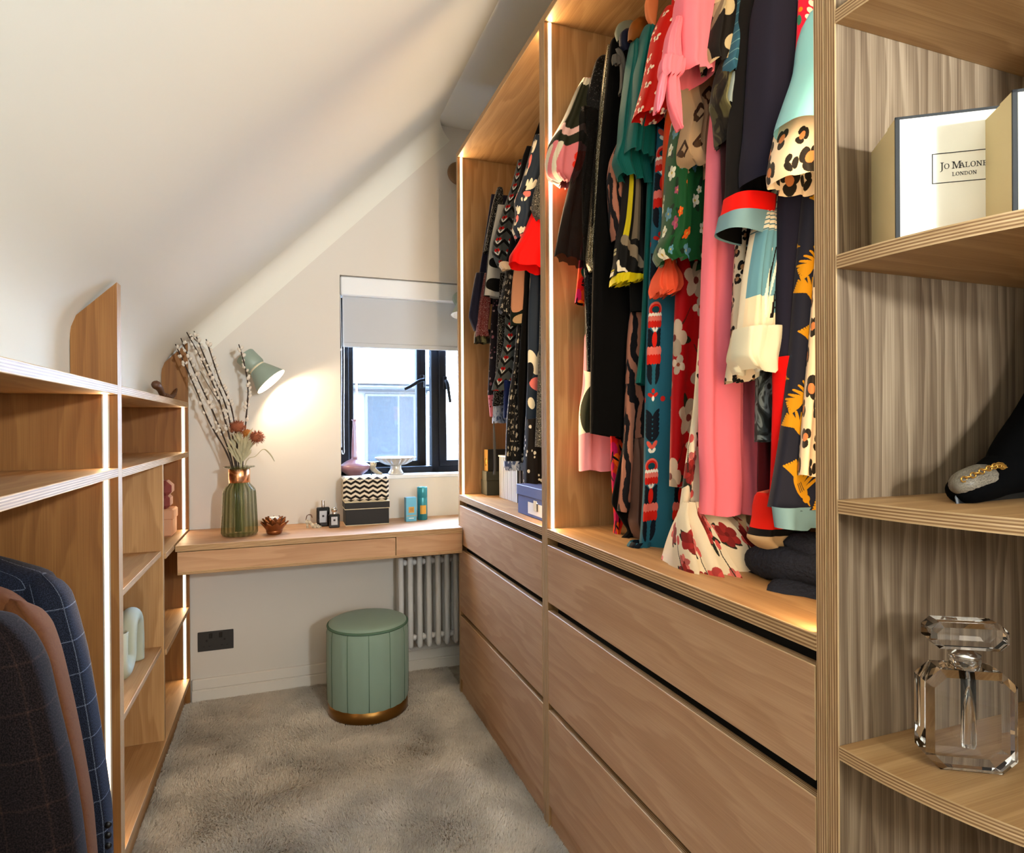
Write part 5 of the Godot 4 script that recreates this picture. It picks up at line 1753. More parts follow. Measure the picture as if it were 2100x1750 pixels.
# ------------------------------------------------------------------ things on the shelves
func shelf_things() -> void:
	# boxes under the clothes of the narrow bay
	var ob := thing("olive_box", "dull olive lidded box on the wardrobe shelf, below the gold box", "box")
	boxed("box_base", Vector3(0.853, 0.9172, 0.323), Vector3(0.960, 0.985, 0.410), M.olive_box, ob)
	boxed("lid", Vector3(0.851, 0.983, 0.346), Vector3(0.962, 1.026, 0.412), M.olive_box, ob)
	ob.position = Vector3(0, 0, 0.026)
	ob.get_child(0).position.z = 0.0
	var gb := thing("gold_box", "small gold and black box standing on the olive box", "box", "", Vector3(0, 0, 0.03))
	boxed("carton", Vector3(0.862, 1.0262, 0.345), Vector3(0.955, 1.124, 0.398), M.dark_box, gb)
	boxed("gold_end", Vector3(0.8605, 1.0264, 0.3455), Vector3(0.8625, 1.1235, 0.3975), M.gold_foil, gb, 0.0005)
	var o := build(lathe([Vector2(0, 0), Vector2(0.017, 0), Vector2(0.017, 0.001), Vector2(0, 0.0012)], 24), "seal", M.gold, gb)
	o.rotation.z = PI / 2
	o.position = Vector3(0.8606, 1.066, 0.372)
	var pb := thing("striped_box", "tall cream and black striped box on the wardrobe shelf", "box")
	boxed("box_base", Vector3(0.885, 0.9172, 0.515), Vector3(1.05, 1.098, 0.745), M.pinstripe, pb, 0.001, 2)
	boxed("lid_edge", Vector3(0.882, 1.096, 0.512), Vector3(1.053, 1.103, 0.748), M.alu, pb, 0.001)
	var bx := thing("shoe_box", "blue shoe box with a white label and clip on the wardrobe shelf", "box")
	boxed("box_base", Vector3(0.792, 0.9172, 0.995), Vector3(0.985, 1.002, 1.290), M.shoe_box, bx)
	boxed("lid", Vector3(0.788, 0.985, 0.991), Vector3(0.989, 1.022, 1.294), M.shoe_box, bx, 0.002)
	boxed("label", Vector3(0.7912, 0.928, 1.095), Vector3(0.7924, 0.968, 1.275), M.paper, bx, 0.0003)
	boxed("clip", Vector3(0.7895, 0.944, 1.150), Vector3(0.7915, 0.978, 1.178), M.cream_trim, bx, 0.0008)
	boxed("clip", Vector3(0.7885, 0.944, 1.180), Vector3(0.7905, 0.972, 1.192), M.silver, bx, 0.0005)
	# navy knit heaped at the post end of the wide bay
	var kn := thing("jumper", "navy fluffy knitted jumper heaped on the wardrobe shelf beside the post", "jumper")
	var st := mb()
	heap(st, Vector3(1.05, 0.9175, 2.16), Vector3(0.15, 0.075, 0.17), 5)
	build(st, "knit_body", M.knit_navy, kn)
	st = mb()
	sweep(st, curve([Vector3(0.935, 0.945, 2.04), Vector3(0.92, 0.955, 2.12), Vector3(0.93, 0.96, 2.20), Vector3(0.95, 0.955, 2.29), Vector3(1.02, 0.95, 2.34)], 18), [0.026, 0.03, 0.034, 0.036, 0.034, 0.036, 0.037, 0.034, 0.03], 14, 0.85)
	build(st, "sleeve", M.knit_navy, kn)
	# left-hand shelves
	var ro := thing("rose_case", "dusty rose rounded case standing on the peach box", "case")
	boxed("case_base", Vector3(-0.60, 0.8955, 0.105), Vector3(-0.452, 0.955, 0.205), M.rose_box, ro, 0.014)
	boxed("lid", Vector3(-0.602, 0.945, 0.102), Vector3(-0.446, 1.012, 0.208), M.rose_box, ro, 0.026)
	var pe := thing("peach_box", "peach coloured lidded box on the open shelf, under the rose case", "box")
	boxed("box_base", Vector3(-0.625, 0.7822, 0.10), Vector3(-0.440, 0.862, 0.212), M.peach_box, pe, 0.006)
	boxed("lid", Vector3(-0.628, 0.850, 0.097), Vector3(-0.436, 0.8955, 0.215), M.peach_box, pe, 0.006)
	var sv := thing("wavy_vase", "pale stone coloured vase bent like a wave on the low shelf", "vase")
	st = mb()
	var pth := []
	for q in [[0.612, 0.94], [0.555, 0.945], [0.505, 0.932], [0.484, 0.885], [0.505, 0.838], [0.555, 0.828], [0.600, 0.812], [0.618, 0.768], [0.596, 0.728], [0.545, 0.714], [0.50, 0.712], [0.457, 0.714]]: pth.append(Vector3(-0.478, q[0], q[1]))
	sweep(st, curve(pth, 60), [0.0275], 22)
	build(st, "body", M.stone, sv)
	var rim := build(lathe([Vector2(0.0275, -0.004), Vector2(0.0285, 0.0), Vector2(0.026, 0.002), Vector2(0.021, 0.0), Vector2(0.020, -0.02), Vector2(0, -0.022)], 28), "rim", M.stone, sv)
	rim.position = Vector3(-0.478, 0.614, 0.94)
	var dr := thing("driftwood", "small dark driftwood ornament on top of the shelving unit", "ornament")
	st = mb()
	sweep(st, curve([Vector3(-0.46, 1.40, 0.45), Vector3(-0.452, 1.385, 0.40), Vector3(-0.452, 1.362, 0.33), Vector3(-0.458, 1.356, 0.2), Vector3(-0.45, 1.372, 0.1), Vector3(-0.445, 1.402, 0.05)], 20), [0.010, 0.016, 0.017, 0.014, 0.013, 0.012, 0.012, 0.011, 0.010, 0.010, 0.009, 0.010, 0.011, 0.011, 0.010, 0.009, 0.008, 0.007, 0.006, 0.004], 10)
	sweep(st, curve([Vector3(-0.452, 1.362, 0.33), Vector3(-0.44, 1.36, 0.30), Vector3(-0.43, 1.353, 0.26)], 6), [0.012, 0.01, 0.009, 0.008, 0.007, 0.004], 8)
	build(st, "wood", M.walnut_solid, dr)
	# boxes, boot and crystal flask on the quarter-round shelves
	lettered_box("cream gift box with a lettered lid turned to the room, behind another box", Vector3(0.757, 1.4785, 2.508), deg_to_rad(-34.5), true)
	lettered_box("cream gift box standing nearest on the curved shelf, partly out of view", Vector3(0.797, 1.4785, 2.624), deg_to_rad(-36.0), false)
	boot()
	flask()


func heap(st: SurfaceTool, c: Vector3, r: Vector3, sd: int) -> void:
	var n := noise(0.55, 1, sd)
	st.set_smooth_group(0)
	var at := func(i: int, j: int) -> Vector3:
		var a := PI * 0.5 * i / 12.0
		var b := TAU * (j % 40) / 40.0
		var d := Vector3(sin(a) * cos(b), cos(a), sin(a) * sin(b))
		var k := 1.0 + n.get_noise_3d(d.x * 2.2, d.y * 2.2, d.z * 2.2) * 0.6
		var v := d * r * k
		v.y = maxf(v.y, 0.0)
		return c + v
	for i in 12:
		for j in 40:
			var q := [at.call(i, j), at.call(i + 1, j), at.call(i + 1, j + 1), at.call(i, j + 1)]
			face(st, q, [Vector2(), Vector2(), Vector2(), Vector2()], q[2] - c)


func lettered_box(label: String, at: Vector3, turn: float, lettered: bool) -> void:
	var t := thing("gift_box", label, "box", "", at, turn)
	var w := 0.155
	var h := 0.158 if lettered else 0.1425
	var d := 0.112 if lettered else 0.078
	boxed("box_base", Vector3(0.0015, 0, -d), Vector3(w - 0.0015, h, -0.030), M.cream_card, t, 0.001)
	boxed("lid", Vector3(0, 0, -0.032), Vector3(w, h, -0.0005), M.cream_card, t, 0.001)
	var e := mb()
	for b in [[0, 0, 0.005, h], [w - 0.005, 0, w, h], [0, h - 0.0035, w, h]]: cbox(e, Vector3(b[0] - 0.0003, b[1] - 0.0, -0.0025), Vector3(b[2] + 0.0003, b[3] + 0.0003, 0.0), 0.0002)
	build(e, "black_edging", M.box_black, t)
	boxed("lid_panel", Vector3(0.005, 0.0005, -0.002), Vector3(w - 0.005, h - 0.0035, 0.0002), M.white_card, t, 0.0002)
	if lettered:
		var f := mb()
		for b in [[0.042, 0.066, 0.115, 0.067], [0.042, 0.104, 0.115, 0.105], [0.042, 0.066, 0.043, 0.105], [0.114, 0.066, 0.115, 0.105]]: cbox(f, Vector3(b[0], b[1], 0.0), Vector3(b[2], b[3], 0.0007), 0.0001)
		build(f, "printed_frame", M.ink, t)
		text("J", 0.0090, Vector3(0.0535, 0.0880, 0.0003), 0, M.ink, t)
		text("O", 0.0066, Vector3(0.0588, 0.0872, 0.0003), 0, M.ink, t)
		text("M", 0.0090, Vector3(0.0700, 0.0880, 0.0003), 0, M.ink, t)
		text("ALONE", 0.0066, Vector3(0.0885, 0.0872, 0.0003), 0, M.ink, t)
		text("LONDON", 0.0042, Vector3(0.0785, 0.0765, 0.0003), 0, M.ink, t)


func boot() -> void:
	var t := thing("ankle_boot", "black suede boot with a snakeskin toe and gold chain", "boot")
	var st := mb()
	sweep(st, curve([Vector3(0.858, 1.139, 2.515), Vector3(0.885, 1.143, 2.512), Vector3(0.93, 1.150, 2.508), Vector3(0.98, 1.162, 2.504), Vector3(1.06, 1.172, 2.50), Vector3(1.15, 1.168, 2.498), Vector3(1.20, 1.16, 2.496)], 24), [0.006, 0.013, 0.018, 0.0205, 0.022, 0.023, 0.024, 0.025, 0.026, 0.027, 0.029, 0.031, 0.033, 0.035, 0.037, 0.038, 0.038, 0.038, 0.037, 0.036, 0.034, 0.030, 0.022, 0.010], 20, 1.12)
	sweep(st, curve([Vector3(0.945, 1.156, 2.508), Vector3(1.00, 1.18, 2.506), Vector3(1.075, 1.225, 2.503), Vector3(1.13, 1.29, 2.50), Vector3(1.16, 1.36, 2.50), Vector3(1.165, 1.41, 2.50)], 20), [0.014, 0.02, 0.027, 0.033, 0.038, 0.042, 0.045, 0.047, 0.048, 0.048, 0.047, 0.046, 0.045, 0.0445, 0.044, 0.044, 0.044, 0.045, 0.046, 0.046], 20)
	build(st, "suede_upper", M.suede_black, t)
	st = mb()
	sweep(st, curve([Vector3(0.853, 1.146, 2.5165), Vector3(0.872, 1.149, 2.5155), Vector3(0.900, 1.154, 2.514), Vector3(0.925, 1.158, 2.512)], 12), [0.003, 0.009, 0.013, 0.0165, 0.0185, 0.0195, 0.020, 0.0205, 0.021, 0.0205, 0.019, 0.015], 18, 1.05)
	build(st, "toe_cap", M.snakeskin, t)
	st = mb()
	sweep(st, curve([Vector3(0.856, 1.1275, 2.516), Vector3(0.90, 1.1265, 2.514), Vector3(0.98, 1.1265, 2.508), Vector3(1.09, 1.1265, 2.503), Vector3(1.20, 1.1265, 2.50)], 16), [0.006, 0.014, 0.018, 0.02, 0.02, 0.02, 0.02, 0.02, 0.021, 0.022, 0.023, 0.024, 0.024, 0.023, 0.02, 0.012], 16, 0.12)
	build(st, "sole", M.black_plastic, t)
	for k in 16:
		st = mb()
		var s := k / 15.0
		var c := Vector3(0.858 + 0.080 * s, 1.158 + 0.018 * sin(PI * s * 0.75), 2.526 + 0.012 * sin(PI * s))
		var ring := []
		for j in 13:
			var a := TAU * j / 12.0
			ring.append(c + (Vector3(cos(a) * 0.0056, sin(a) * 0.0036, 0) if k % 2 == 0 else Vector3(cos(a) * 0.0056, sin(a) * 0.001, sin(a) * 0.0032)))
		sweep(st, ring, [0.0010], 6, 1.0, false)
		build(st, "chain_link", M.gold, t)


func flask() -> void:
	var t := thing("crystal_bottle", "large faceted clear crystal scent bottle with an oblong stopper", "bottle", "", Vector3(0.866, 0.7675, 2.520), deg_to_rad(-31.0))
	var st := mb()
	facets(st, 0.110, 0.135, 0.050, 0.018, 0.008, 0.0)
	build(st, "bottle", M.crystal, t)
	build(lathe([Vector2(0.0, 0.028), Vector2(0.0085, 0.030), Vector2(0.0092, 0.034), Vector2(0.0092, 0.131), Vector2(0.0, 0.1315)], 28, 0, 0, true), "scent_tube", M.crystal, t)
	build(lathe([Vector2(0.0, 0.1352), Vector2(0.019, 0.1352), Vector2(0.019, 0.148), Vector2(0.017, 0.150), Vector2(0, 0.150)], 32), "neck", M.crystal, t)
	build(lathe([Vector2(0.0, 0.1502), Vector2(0.018, 0.1502), Vector2(0.019, 0.153), Vector2(0.012, 0.156), Vector2(0.0085, 0.1615), Vector2(0, 0.1615)], 32), "collar", M.silver, t)
	st = mb()
	facets(st, 0.094, 0.036, 0.040, 0.0105, 0.0055, 0.162)
	build(st, "stopper", M.crystal, t)


func facets(st: SurfaceTool, w: float, h: float, d: float, corner: float, bevel: float, y0: float) -> void:
	# a block with cut corners and bevelled front and back, seen along z
	st.set_smooth_group(-1)
	var oct := func(s: float, z: float) -> Array:
		var a := w / 2 - s
		var lo := y0 + s
		var hi := y0 + h - s
		var c := maxf(corner - s * 0.4, 0.002)
		return [Vector3(-a + c, lo, z), Vector3(a - c, lo, z), Vector3(a, lo + c, z), Vector3(a, hi - c, z), Vector3(a - c, hi, z), Vector3(-a + c, hi, z), Vector3(-a, hi - c, z), Vector3(-a, lo + c, z)]
	var rings := [oct.call(bevel, -d / 2), oct.call(0.0, -d / 2 + bevel), oct.call(0.0, d / 2 - bevel), oct.call(bevel, d / 2)]
	var mid := Vector3(0, y0 + h / 2, 0)
	for k in 3:
		for j in 8:
			var q := [rings[k][j], rings[k][(j + 1) % 8], rings[k + 1][(j + 1) % 8], rings[k + 1][j]]
			face(st, q, [Vector2(), Vector2(), Vector2(), Vector2()], (q[0] + q[1] + q[2] + q[3]) * 0.25 - mid)
	for e in [0, 3]:
		var u := []
		for j in 8: u.append(Vector2())
		for j in range(1, 7): face(st, [rings[e][0], rings[e][j], rings[e][j + 1]], [Vector2(), Vector2(), Vector2()], Vector3(0, 0, -1 if e == 0 else 1))


# ------------------------------------------------------------------ clothes
func garments() -> void:
	var g: Node3D
	g = thing("printed_dress", "long dress with a puffed pink, olive and cream sleeve beside the lit strip", "dress", "clothes hanging in the wide wardrobe bay")
	tube(g, "sleeve", 1.430, [[2.274, .846, .889, .020], [2.234, .823, .877, .030], [2.147, .784, .860, .040], [2.068, .740, .848, .050], [2.009, .727, .838, .052], [1.970, .736, .818, .040], [1.952, .770, .805, .025]], M.puff_sleeve, 5, 0.006, -.012, 1, 1)
	tube(g, "body", 1.410, [[2.263, .887, 1.247, .030], [1.934, .877, 1.237, .030], [1.637, .863, 1.223, .030], [1.488, .857, 1.217, .030], [1.355, .850, 1.210, .030], [1.266, .836, 1.196, .030], [1.095, .833, 1.193, .030]], M.block_print, 4, 0.012, .000, 0, 1)
	g = thing("orange_blouse", "orange and magenta printed short blouse below the sheer black sleeve", "blouse", "clothes hanging in the wide wardrobe bay")
	tube(g, "body", 1.440, [[2.067, .854, 1.154, .020], [1.803, .836, 1.136, .020], [1.715, .823, 1.123, .020], [1.642, .814, 1.114, .020], [1.592, .807, 1.107, .020]], M.hot_print, 3, 0.008, .020, 0, 1)
	g = thing("sequin_dress", "black sequinned dress with a sheer flared sleeve, third from the lit strip", "dress", "clothes hanging in the wide wardrobe bay")
	tube(g, "body", 1.470, [[2.331, .891, 1.271, .024], [2.307, .868, 1.248, .024], [2.194, .838, 1.218, .024], [2.051, .831, 1.211, .024], [1.878, .823, 1.203, .024], [1.394, .836, 1.216, .024]], M.black_sequin, 3, 0.006, .000, 0, 1)
	tube(g, "sleeve", 1.480, [[2.157, .814, .868, .030], [2.042, .801, .854, .030], [1.969, .788, .851, .030], [1.854, .759, .848, .030], [1.754, .738, .849, .030], [1.719, .732, .843, .030]], M.sheer_black, 4, 0.008, -.030, 0, 1)
	g = thing("silver_top", "narrow silver sequinned top between two black dresses", "top", "clothes hanging in the wide wardrobe bay")
	tube(g, "body", 1.505, [[2.339, .888, .913, .012], [2.240, .873, .898, .012], [2.110, .857, .883, .012], [1.967, .839, .866, .012], [1.825, .827, .852, .012], [1.712, .815, .845, .012], [1.677, .828, .839, .012]], M.silver_sequin, 2, 0.004, .000, 0, 1)
	g = thing("black_coat", "long plain black coat with a rounded hem behind the teal sleeves", "coat", "clothes hanging in the wide wardrobe bay")
	tube(g, "body", 1.535, [[2.345, .896, 1.316, .026], [2.322, .879, 1.299, .026], [2.166, .861, 1.281, .026], [2.025, .846, 1.266, .026], [1.858, .832, 1.252, .026], [1.663, .821, 1.241, .026], [1.470, .815, 1.235, .026], [1.305, .813, 1.233, .026], [1.209, .812, 1.232, .026]], M.black_wool, 2, 0.006, -.040, 0, 1)
	g = thing("orange_skirt", "orange, red and green printed slim skirt showing below the black coat", "skirt", "clothes hanging in the wide wardrobe bay")
	tube(g, "body", 1.512, [[1.617, .885, .966, .012], [1.335, .883, .964, .012], [1.194, .886, .963, .012], [1.066, .889, .959, .012], [.995, .894, .946, .012], [.915, .898, .909, .012]], M.hot_print, 2, 0.004, .000, 0, 1)
	g = thing("tie_belt", "grey jersey tie belt looped over a hanger beside the teal dress", "belt")
	tube(g, "strap", 1.600, [[2.267, .859, .879, .005], [2.245, .871, .888, .005], [2.203, .874, .894, .005], [2.162, .872, .892, .005], [2.143, .867, .886, .005]], M.grey_jersey, 2, 0.003, .000, 0, 1)
	tube(g, "loop", 1.600, [[2.249, .850, .874, .005], [2.236, .848, .872, .005], [2.224, .851, .874, .005]], M.grey_jersey, 2, 0.002, .000, 0, 1)
	g = thing("padded_hanger", "sage grey padded hanger shoulder above the black coat", "hanger")
	tube(g, "shoulder", 1.585, [[2.363, .902, .933, .008], [2.347, .877, .937, .014], [2.323, .868, .933, .016], [2.300, .874, .902, .008]], M.sage_pad, 0, 0.0, .000, 0, 1)
	g = thing("padded_hanger", "dark navy padded hanger shoulder beside the sage grey one", "hanger")
	tube(g, "shoulder", 1.610, [[2.323, .887, .921, .008], [2.306, .870, .921, .014], [2.277, .868, .908, .014], [2.260, .881, .899, .008]], M.blue_pad, 0, 0.0, .000, 0, 1)
	g = thing("wooden_hanger", "bronze coloured hanger end above the teal dress", "hanger")
	tube(g, "shoulder", 1.655, [[2.331, .902, .953, .006], [2.310, .878, .948, .010], [2.287, .869, .923, .011], [2.258, .866, .878, .006]], M.bronze_pad, 0, 0.0, .000, 0, 1)
	g = thing("satin_strap_top", "copper satin strap top on a hanger behind the red blouse", "top")
	tube(g, "strap", 1.700, [[2.371, .901, .931, .008], [2.331, .891, .928, .010], [2.299, .895, .923, .009], [2.274, .913, .921, .006]], M.copper_satin, 0, 0.0, .000, 0, 1)
	g = thing("tiger_dress", "dusty pink dress with dark tiger stripes and long narrow sleeve", "dress", "clothes hanging in the wide wardrobe bay")
	tube(g, "sleeve", 1.580, [[2.015, .872, .912, .020], [1.967, .853, .902, .020], [1.912, .846, .888, .020], [1.845, .851, .888, .020], [1.778, .858, .882, .020], [1.749, .864, .873, .020]], M.tiger, 2, 0.004, .000, 0, 1)
	tube(g, "body", 1.590, [[2.149, .923, 1.303, .028], [1.877, .921, 1.301, .028], [1.659, .922, 1.302, .028], [1.576, .914, 1.294, .028], [1.467, .901, 1.281, .028], [1.331, .894, 1.274, .028], [1.195, .886, 1.266, .028], [1.087, .875, 1.255, .028], [.998, .862, 1.242, .028]], M.tiger, 4, 0.012, -.030, 0, 1)
	g = thing("satin_slip", "taupe satin slip hem hanging below the tiger striped dress", "slip", "clothes hanging in the wide wardrobe bay")
	tube(g, "body", 1.600, [[1.195, .910, .981, .030], [1.006, .899, .988, .030], [.965, .896, .991, .030], [.924, .911, .990, .030], [.893, .927, .987, .030]], M.taupe_satin, 3, 0.01, .000, 0, 1)
	g = thing("black_shawl", "black fabric hem with a pointed corner behind the taupe slip", "shawl")
	tube(g, "body", 1.575, [[1.222, .902, .973, .010], [1.032, .855, .956, .010], [.997, .864, .956, .010], [.955, .892, .955, .010], [.934, .904, .958, .010], [.911, .876, .942, .010], [.905, .876, .923, .010]], M.black_wool, 2, 0.004, .000, 0, 1)
	g = thing("panel_dress", "black dress with yellow and grey stripes and a bell sleeve with yellow frill", "dress", "clothes hanging in the wide wardrobe bay")
	tube(g, "sleeve", 1.625, [[1.939, .879, .918, .030], [1.791, .862, .917, .030], [1.724, .847, .920, .030], [1.670, .841, .923, .030], [1.636, .833, .919, .030]], M.panel_sleeve, 3, 0.006, .010, 1, 1)
	tube(g, "frill", 1.630, [[1.639, .839, .915, .034], [1.626, .832, .916, .034], [1.612, .833, .899, .034]], M.yellow, 9, 0.008, .010, 0, 0)
	g.get_child(-1).set_meta("label", "yellow frill")
	tube(g, "body", 1.615, [[2.066, .901, 1.201, .015], [1.931, .891, 1.191, .015], [1.797, .887, 1.187, .015], [1.650, .892, 1.192, .015], [1.544, .894, 1.194, .015]], M.panel_body, 2, 0.004, .000, 1, 1)
	g = thing("pleated_dress", "teal finely pleated dress with wide open sleeves", "dress", "clothes hanging in the wide wardrobe bay")
	tube(g, "back_sleeve", 1.645, [[2.273, .886, .905, .030], [2.178, .871, .896, .030], [2.071, .853, .904, .030], [1.991, .843, .919, .030], [1.936, .825, .941, .030], [1.900, .843, .944, .030]], M.teal_pleat, 4, 0.006, -.030, 0, 1)
	tube(g, "sleeve", 1.680, [[2.289, .902, .929, .034], [2.254, .892, .936, .034], [2.160, .872, .928, .034], [2.055, .859, .924, .034], [1.990, .849, .921, .034], [1.948, .843, .917, .034]], M.teal_pleat, 4, 0.006, -.020, 0, 1)
	tube(g, "body", 1.660, [[2.273, .926, 1.286, .022], [1.984, .924, 1.284, .022], [1.851, .916, 1.276, .022], [1.641, .904, 1.264, .022], [1.457, .893, 1.253, .022], [1.379, .884, 1.244, .022], [1.342, .879, 1.239, .022]], M.teal_pleat, 5, 0.008, .000, 0, 1)
	g = thing("folk_dress", "long teal blue dress with mirrored red tulip folk print touching the shelf", "dress", "clothes hanging in the wide wardrobe bay")
	tube(g, "body", 1.715, [[2.036, .919, 1.319, .030], [1.882, .909, 1.309, .030], [1.754, .901, 1.301, .030], [1.627, .894, 1.294, .030], [1.450, .885, 1.285, .030], [1.260, .880, 1.280, .030], [1.071, .876, 1.276, .030], [.958, .869, 1.269, .030], [.890, .864, 1.264, .030]], M.folk_print, 3, 0.014, .000, 0, 1)
	tube(g, "trailing_hem", 1.700, [[.930, .842, .891, .025], [.918, .833, .891, .025], [.901, .847, .891, .025], [.889, .865, .891, .025]], M.folk_print, 2, 0.004, .000, 0, 0)
	g = thing("red_blouse", "orange red blouse with white ring motifs and an open sleeve", "blouse", "clothes hanging in the wide wardrobe bay")
	tube(g, "sleeve", 1.750, [[2.301, .921, .956, .034], [2.237, .890, .950, .034], [2.172, .874, .938, .034], [2.095, .856, .925, .034], [2.043, .839, .916, .034], [2.009, .829, .899, .034]], M.red_rings, 2, 0.004, -.004, 0, 1)
	tube(g, "body", 1.765, [[2.336, .931, 1.231, .020], [2.234, .919, 1.219, .020], [2.108, .904, 1.204, .020], [2.013, .886, 1.186, .020]], M.red_rings, 2, 0.005, .000, 0, 1)
	g = thing("sheer_orange_dress", "sheer orange dress with a narrow sleeve ending in a coral ruffle", "dress", "clothes hanging in the wide wardrobe bay")
	tube(g, "sleeve", 1.785, [[2.018, .898, .938, .020], [1.901, .889, .932, .020], [1.780, .888, .922, .020], [1.683, .890, .913, .020], [1.628, .876, .913, .020]], M.orange_sheer, 3, 0.004, .000, 0, 1)
	tube(g, "cuff", 1.790, [[1.645, .884, .906, .012], [1.623, .875, .906, .020], [1.598, .861, .915, .030], [1.571, .856, .914, .034], [1.555, .863, .903, .030]], M.coral, 7, 0.014, .000, 0, 0)
	g.get_child(-1).set_meta("label", "coral ruffle cuff")
	g = thing("orchid_dress", "crimson dress with white orchid print, hem above the shelf", "dress", "clothes hanging in the wide wardrobe bay")
	tube(g, "body", 1.805, [[2.319, .920, 1.320, .026], [2.161, .914, 1.314, .026], [1.920, .909, 1.309, .026], [1.704, .911, 1.311, .026], [1.608, .913, 1.313, .026], [1.499, .906, 1.306, .026], [1.367, .898, 1.298, .026], [1.223, .890, 1.290, .026], [1.084, .884, 1.284, .026]], M.orchid_print, 3, 0.01, .000, 0, 1)
	g = thing("green_blouse", "bright green floral blouse with a shirred balloon sleeve", "blouse", "clothes hanging in the wide wardrobe bay")
	tube(g, "sleeve", 1.840, [[2.021, .902, .961, .045], [1.960, .888, .967, .045], [1.865, .872, .972, .045], [1.759, .863, .974, .045], [1.724, .861, .971, .045], [1.688, .856, .968, .045], [1.664, .842, .967, .045], [1.640, .835, .967, .045], [1.623, .850, .961, .045]], M.green_floral, 6, 0.007, -.012, 0, 1)
	tube(g, "body", 1.850, [[2.109, .901, 1.201, .020], [1.957, .895, 1.195, .020], [1.782, .896, 1.196, .020], [1.701, .898, 1.198, .020]], M.green_floral, 3, 0.006, .000, 0, 1)
	g = thing("beige_blouse", "beige blouse with brown sketch print and gathered half sleeve", "blouse", "clothes hanging in the wide wardrobe bay")
	tube(g, "sleeve", 1.900, [[2.074, .862, .938, .040], [2.028, .855, .938, .040], [1.979, .862, .936, .040], [1.942, .877, .934, .040], [1.884, .864, .931, .040], [1.850, .864, .928, .040], [1.826, .887, .928, .040]], M.beige_print, 5, 0.008, -.020, 0, 1)
	g = thing("cream_floral_dress", "cream chiffon dress with red rose print spilling onto the shelf", "dress", "clothes hanging in the wide wardrobe bay")
	tube(g, "body", 1.925, [[1.623, .897, 1.277, .026], [1.478, .888, 1.268, .026], [1.356, .876, 1.256, .026], [1.257, .865, 1.245, .026], [1.147, .845, 1.225, .026], [1.071, .832, 1.212, .026], [1.038, .827, 1.207, .026]], M.rose_print, 4, 0.012, .000, 0, 1)
	tube(g, "frill", 1.945, [[1.062, .826, .942, .010], [1.036, .814, .962, .022], [1.004, .809, .996, .042], [.967, .806, 1.021, .062], [.929, .807, 1.040, .085], [.904, .808, 1.054, .100], [.893, .815, 1.060, .104]], M.rose_print, 7, 0.018, .000, 0, 0)
	g = thing("pink_dress", "salmon pink wool dress with a bow tied at the sleeve cuff", "dress", "clothes hanging in the wide wardrobe bay")
	tube(g, "body", 1.970, [[1.965, .891, 1.036, .030], [1.845, .878, 1.023, .030], [1.684, .868, 1.013, .030], [1.565, .861, 1.006, .030], [1.416, .855, 1.000, .030], [1.202, .852, .997, .030], [1.096, .856, 1.001, .030], [1.035, .853, .998, .030]], M.pink_wool, 2, 0.008, .000, 0, 1)
	tube(g, "sleeve", 1.985, [[2.181, .802, .880, .045], [2.116, .792, .877, .045], [2.063, .787, .875, .045], [2.022, .789, .869, .045], [1.991, .786, .864, .045], [1.978, .794, .861, .045]], M.pink_wool, 4, 0.003, .000, 0, 1)
	tube(g, "tie", 1.990, [[2.094, .779, .791, .018], [2.055, .762, .786, .018], [2.018, .754, .786, .018], [1.997, .752, .788, .018]], M.pink_wool, 3, 0.004, .000, 0, 1)
	tube(g, "bow_knot", 2.000, [[2.003, .745, .795, .016], [1.988, .738, .793, .016], [1.968, .736, .788, .016], [1.956, .742, .778, .016]], M.pink_wool, 4, 0.006, .000, 0, 1)
	tube(g, "bow_tail", 2.000, [[1.965, .738, .752, .008], [1.936, .729, .747, .008], [1.905, .724, .740, .008], [1.879, .723, .728, .008]], M.pink_wool, 2, 0.003, .000, 0, 1)
	tube(g, "bow_tail", 2.005, [[1.972, .756, .772, .009], [1.942, .748, .776, .009], [1.902, .750, .779, .009], [1.874, .762, .780, .009], [1.850, .777, .781, .009]], M.pink_wool, 2, 0.003, .000, 0, 1)
	g = thing("spotted_dress", "tan dress with large black spots beside the pink dress", "dress", "clothes hanging in the wide wardrobe bay")
	tube(g, "body", 1.945, [[1.581, .986, 1.042, .020], [1.323, .983, 1.025, .020], [1.200, .988, 1.028, .020], [1.088, .992, 1.030, .020], [.998, .999, 1.032, .020], [.966, .993, 1.034, .020]], M.tan_spots, 3, 0.008, .000, 0, 1)
	tube(g, "hem_frill", 1.940, [[1.045, .932, 1.022, .030], [1.007, .929, 1.021, .030], [.974, .929, 1.014, .030]], M.cream_spots, 5, 0.01, .000, 0, 0)
	g = thing("flower_blouse", "black blouse with large cream flowers next to the pink sleeve", "blouse", "clothes hanging in the wide wardrobe bay")
	tube(g, "sleeve", 2.020, [[2.170, .858, .916, .035], [2.106, .847, .916, .035], [2.053, .838, .910, .035], [2.011, .830, .900, .035], [1.986, .837, .882, .035]], M.black_flower, 3, 0.005, .000, 0, 1)
	g = thing("camouflage_blouse", "dark olive and black blurred print blouse with gathered sleeve", "blouse", "clothes hanging in the wide wardrobe bay")
	tube(g, "sleeve", 2.035, [[1.999, .865, .902, .030], [1.945, .849, .899, .030], [1.899, .843, .896, .030], [1.875, .855, .894, .030], [1.824, .863, .891, .030]], M.murky_print, 4, 0.007, .000, 0, 1)
	tube(g, "body", 2.020, [[1.928, .881, 1.001, .020], [1.824, .878, .998, .020], [1.721, .882, 1.002, .020], [1.639, .889, 1.009, .020]], M.wine_velvet, 2, 0.006, .000, 0, 1)
	g = thing("teal_stripe_blouse", "dusty teal blouse sleeve with fine pale stripes", "blouse", "clothes hanging in the wide wardrobe bay")
